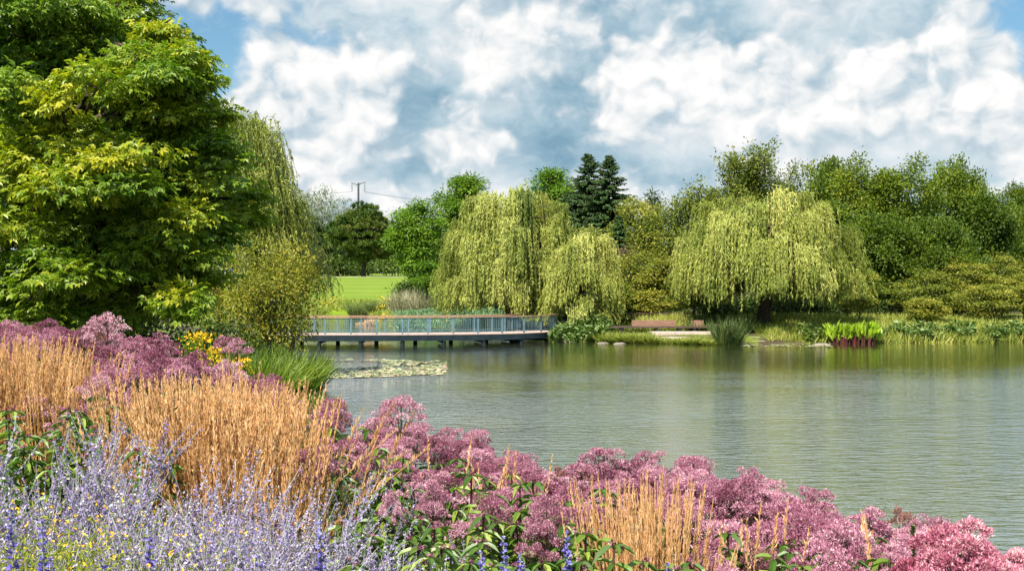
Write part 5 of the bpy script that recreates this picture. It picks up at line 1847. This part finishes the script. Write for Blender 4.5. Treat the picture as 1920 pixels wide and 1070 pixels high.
            lm.stamp(LEAF2[0], LEAF2[1], c, unit(rdir(nl) * np.array([1, 1, .4])), rdir(nl) + np.array([0, 0, 1]), np.stack([L, L * .35, L], 1), .5)
        sm.build('stems', M['sage_stem'], p)
        lm.build('foliage', M['jp_leaf'], p)
    for a in ((58, 975, 2.15, .26, 'deep blue-violet salvia spikes at the bottom left, over the yellow flowers'), (20, 965, 2.4, .12, 'short deep blue salvia left of the bottom-left spikes'), (283, 985, 2.3, .16, 'deep blue salvia spikes between the yellow flowers and the pale sage'),
              (948, 1000, 2.7, .15, 'deep blue salvia, left one of the pair before the bright leaves'), (1035, 992, 2.7, .17, 'deep blue salvia, right one of the pair before the bright leaves'), (1246, 1048, 2.6, .08, 'single tiny blue salvia tip under the right-hand tan grass'),
              (560, 985, 2.3, .14, 'blue salvia in the thick of the pale sage')):
        salvia(*a)

    # ---- tickseed mounds
    def tick():
        p = thing('yellow_tickseed', 'x', 'flower', (0, 0, -20))
        lm, fm = MB(), MB()
        n = 3400
        P = rdir(n) * np.array([.28, .28, 1.0]) * rng.uniform(.35, 1, (n, 1)) ** .5
        P[:, 2] = np.abs(P[:, 2])
        L = rng.uniform(.008, .021, n)
        lm.stamp(LEAF[0], LEAF[1], P, unit(rdir(n) + np.array([0, 0, .6])), rdir(n), np.stack([L, L * .26, L], 1), .55 + rng.normal(size=n) * .22)
        st = MB()
        k = 60
        e = P[:k] * np.array([1, 1, 1.05])
        st.tubes(np.stack([e * np.array([.2, .2, 0]), e * np.array([.6, .6, .6]), e], 1), .0018, 3, .5)
        n = 46
        Q = rdir(n) * np.array([.27, .27, 1.01])
        Q[:, 2] = np.abs(Q[:, 2]) + .03
        for b in range(6):                                # petals
            a = b * np.pi / 3
            nrm = unit(np.array([0, -.3, 1.0]) + rng.normal(size=(n, 3)) * .35)
            u = unit(np.cross(nrm, rdir(n)))
            v = np.cross(nrm, u)
            ax = u * math.cos(a) + v * math.sin(a)
            L = rng.uniform(.0035, .0065, n)
            fm.stamp(LEAF[0], LEAF[1], Q, ax, nrm, np.stack([L, L * .8, L], 1), rng.uniform(.2, .9, n))
        st.build('stems', M['tick_leaf'], p)
        lm.build('foliage', M['tick_leaf'], p)
        fm.build('flowers', M['tick_bloom'], p)
        for ch in p.children:
            ch['kind'] = 'stuff'
        return p
    tk = [tick() for _ in range(3)]
    for i in range(34):
        px = -10 + 370 * (i + rng.uniform(0, 1)) / 34
        f = rng.uniform()
        Y = 3.1 - .95 * f
        x = W(px, Y)
        z = gz(x, Y)
        py = 908 + 110 * f + rng.normal() * 10 + max(0, px - 230) * .35
        h = Zt(py, Y) - z
        dup(tk[i % 3], (x, Y, z), rng.uniform(0, 6), (1.05, 1.05, h / 1.02), 'yellow-green tickseed with tiny golden flowers in the low mound at the bottom left', 'yellow tickseed mound')
    for i in range(5):
        px, Y = rng.uniform(330, 480), rng.uniform(2.2, 2.7)
        x = W(px, Y)
        dup(tk[i % 3], (x, Y, gz(x, Y)), rng.uniform(0, 6), (1, 1, (Zt(rng.uniform(985, 1040), Y) - gz(x, Y)) / 1.02), 'pale green fine-leaved plant under the sage sprays', 'fine-leaved plants under the sage')
    for p in tk:
        discard(p)

    # ---- golden flowers behind the pink band
    for px, py, Y, w, lab in ((372, 624, 14, 44, 'golden-yellow flower clump behind the pink band, beside the shaded bush'), (405, 650, 13.5, 30, 'smaller golden flower clump below the far pink heads'),
                              (452, 672, 15, 24, 'sparse yellow-green flower clump between the pink band and the rushes')):
        x = W(px, Y)
        z = gz(x, Y)
        h = Zt(py, Y) - z
        o = thing('golden_flower_clump', lab, 'flower', (x, Y, z))
        n = 170
        wd = w / F * Y
        P = np.stack([rng.normal(size=n) * wd * .33, rng.normal(size=n) * wd * .4, h - np.abs(rng.normal(size=n)) * .18], 1)
        fm, st, lm = MB(), MB(), MB()
        for k in range(3):
            L = rng.uniform(.016, .036, n)
            fm.stamp(LEAF[0], LEAF[1], P, rdir(n), rdir(n) + np.array([0, 0, 1]), np.stack([L, L * .7, L], 1), rng.uniform(.2, .9, n))
        k = 60
        st.tubes(np.stack([P[:k] * np.array([.5, .5, 0]), P[:k]], 1), .006, 3, .4)
        Pl = P[rng.integers(0, n, 260)] * np.array([1, 1, 0]) + np.array([0, 0, 1]) * rng.uniform(.1, .9, (260, 1)) * h
        L = rng.uniform(.06, .14, 260)
        lm.stamp(LEAF[0], LEAF[1], Pl, rdir(260), rdir(260) + np.array([0, 0, 1]), np.stack([L, L * .4, L], 1), .5 + rng.normal(size=260) * .2)
        st.build('stems', M['rush'], o)
        lm.build('foliage', M['rush'], o)
        tag(fm.build('flowers', M['tick_bloom'], o), kind='stuff')
    # the green seed spike among the last pink heads
    x, Y = W(1712, 3.9), 3.9
    z = gz(x, Y)
    h = Zt(985, Y) - z
    o = thing('seed_spike', 'upright green seed spike between the last pink heads, left of the large rosy bloom', 'flower', (x, Y, z))
    st, fm = MB(), MB()
    st.tubes(np.array([(0, 0, 0), (0, 0, h)]), .004, 4)
    n = 260
    u = rng.uniform(0, .13, n)
    a = rng.uniform(0, 6.3, n)
    fm.stamp(LEAF[0], LEAF[1], np.stack([0 * a, 0 * a, h - u], 1), np.stack([np.cos(a), np.sin(a), .4 + 0 * a], 1), np.array([0, 0, 1.0]) + 0 * rdir(n), np.stack([np.full(n, .014), np.full(n, .008), np.full(n, .01)], 1), rng.uniform(.1, .9, n))
    st.build('stem', M['jp_stem'], o)
    fm.build('seed_head', M['rush'], o)


border()
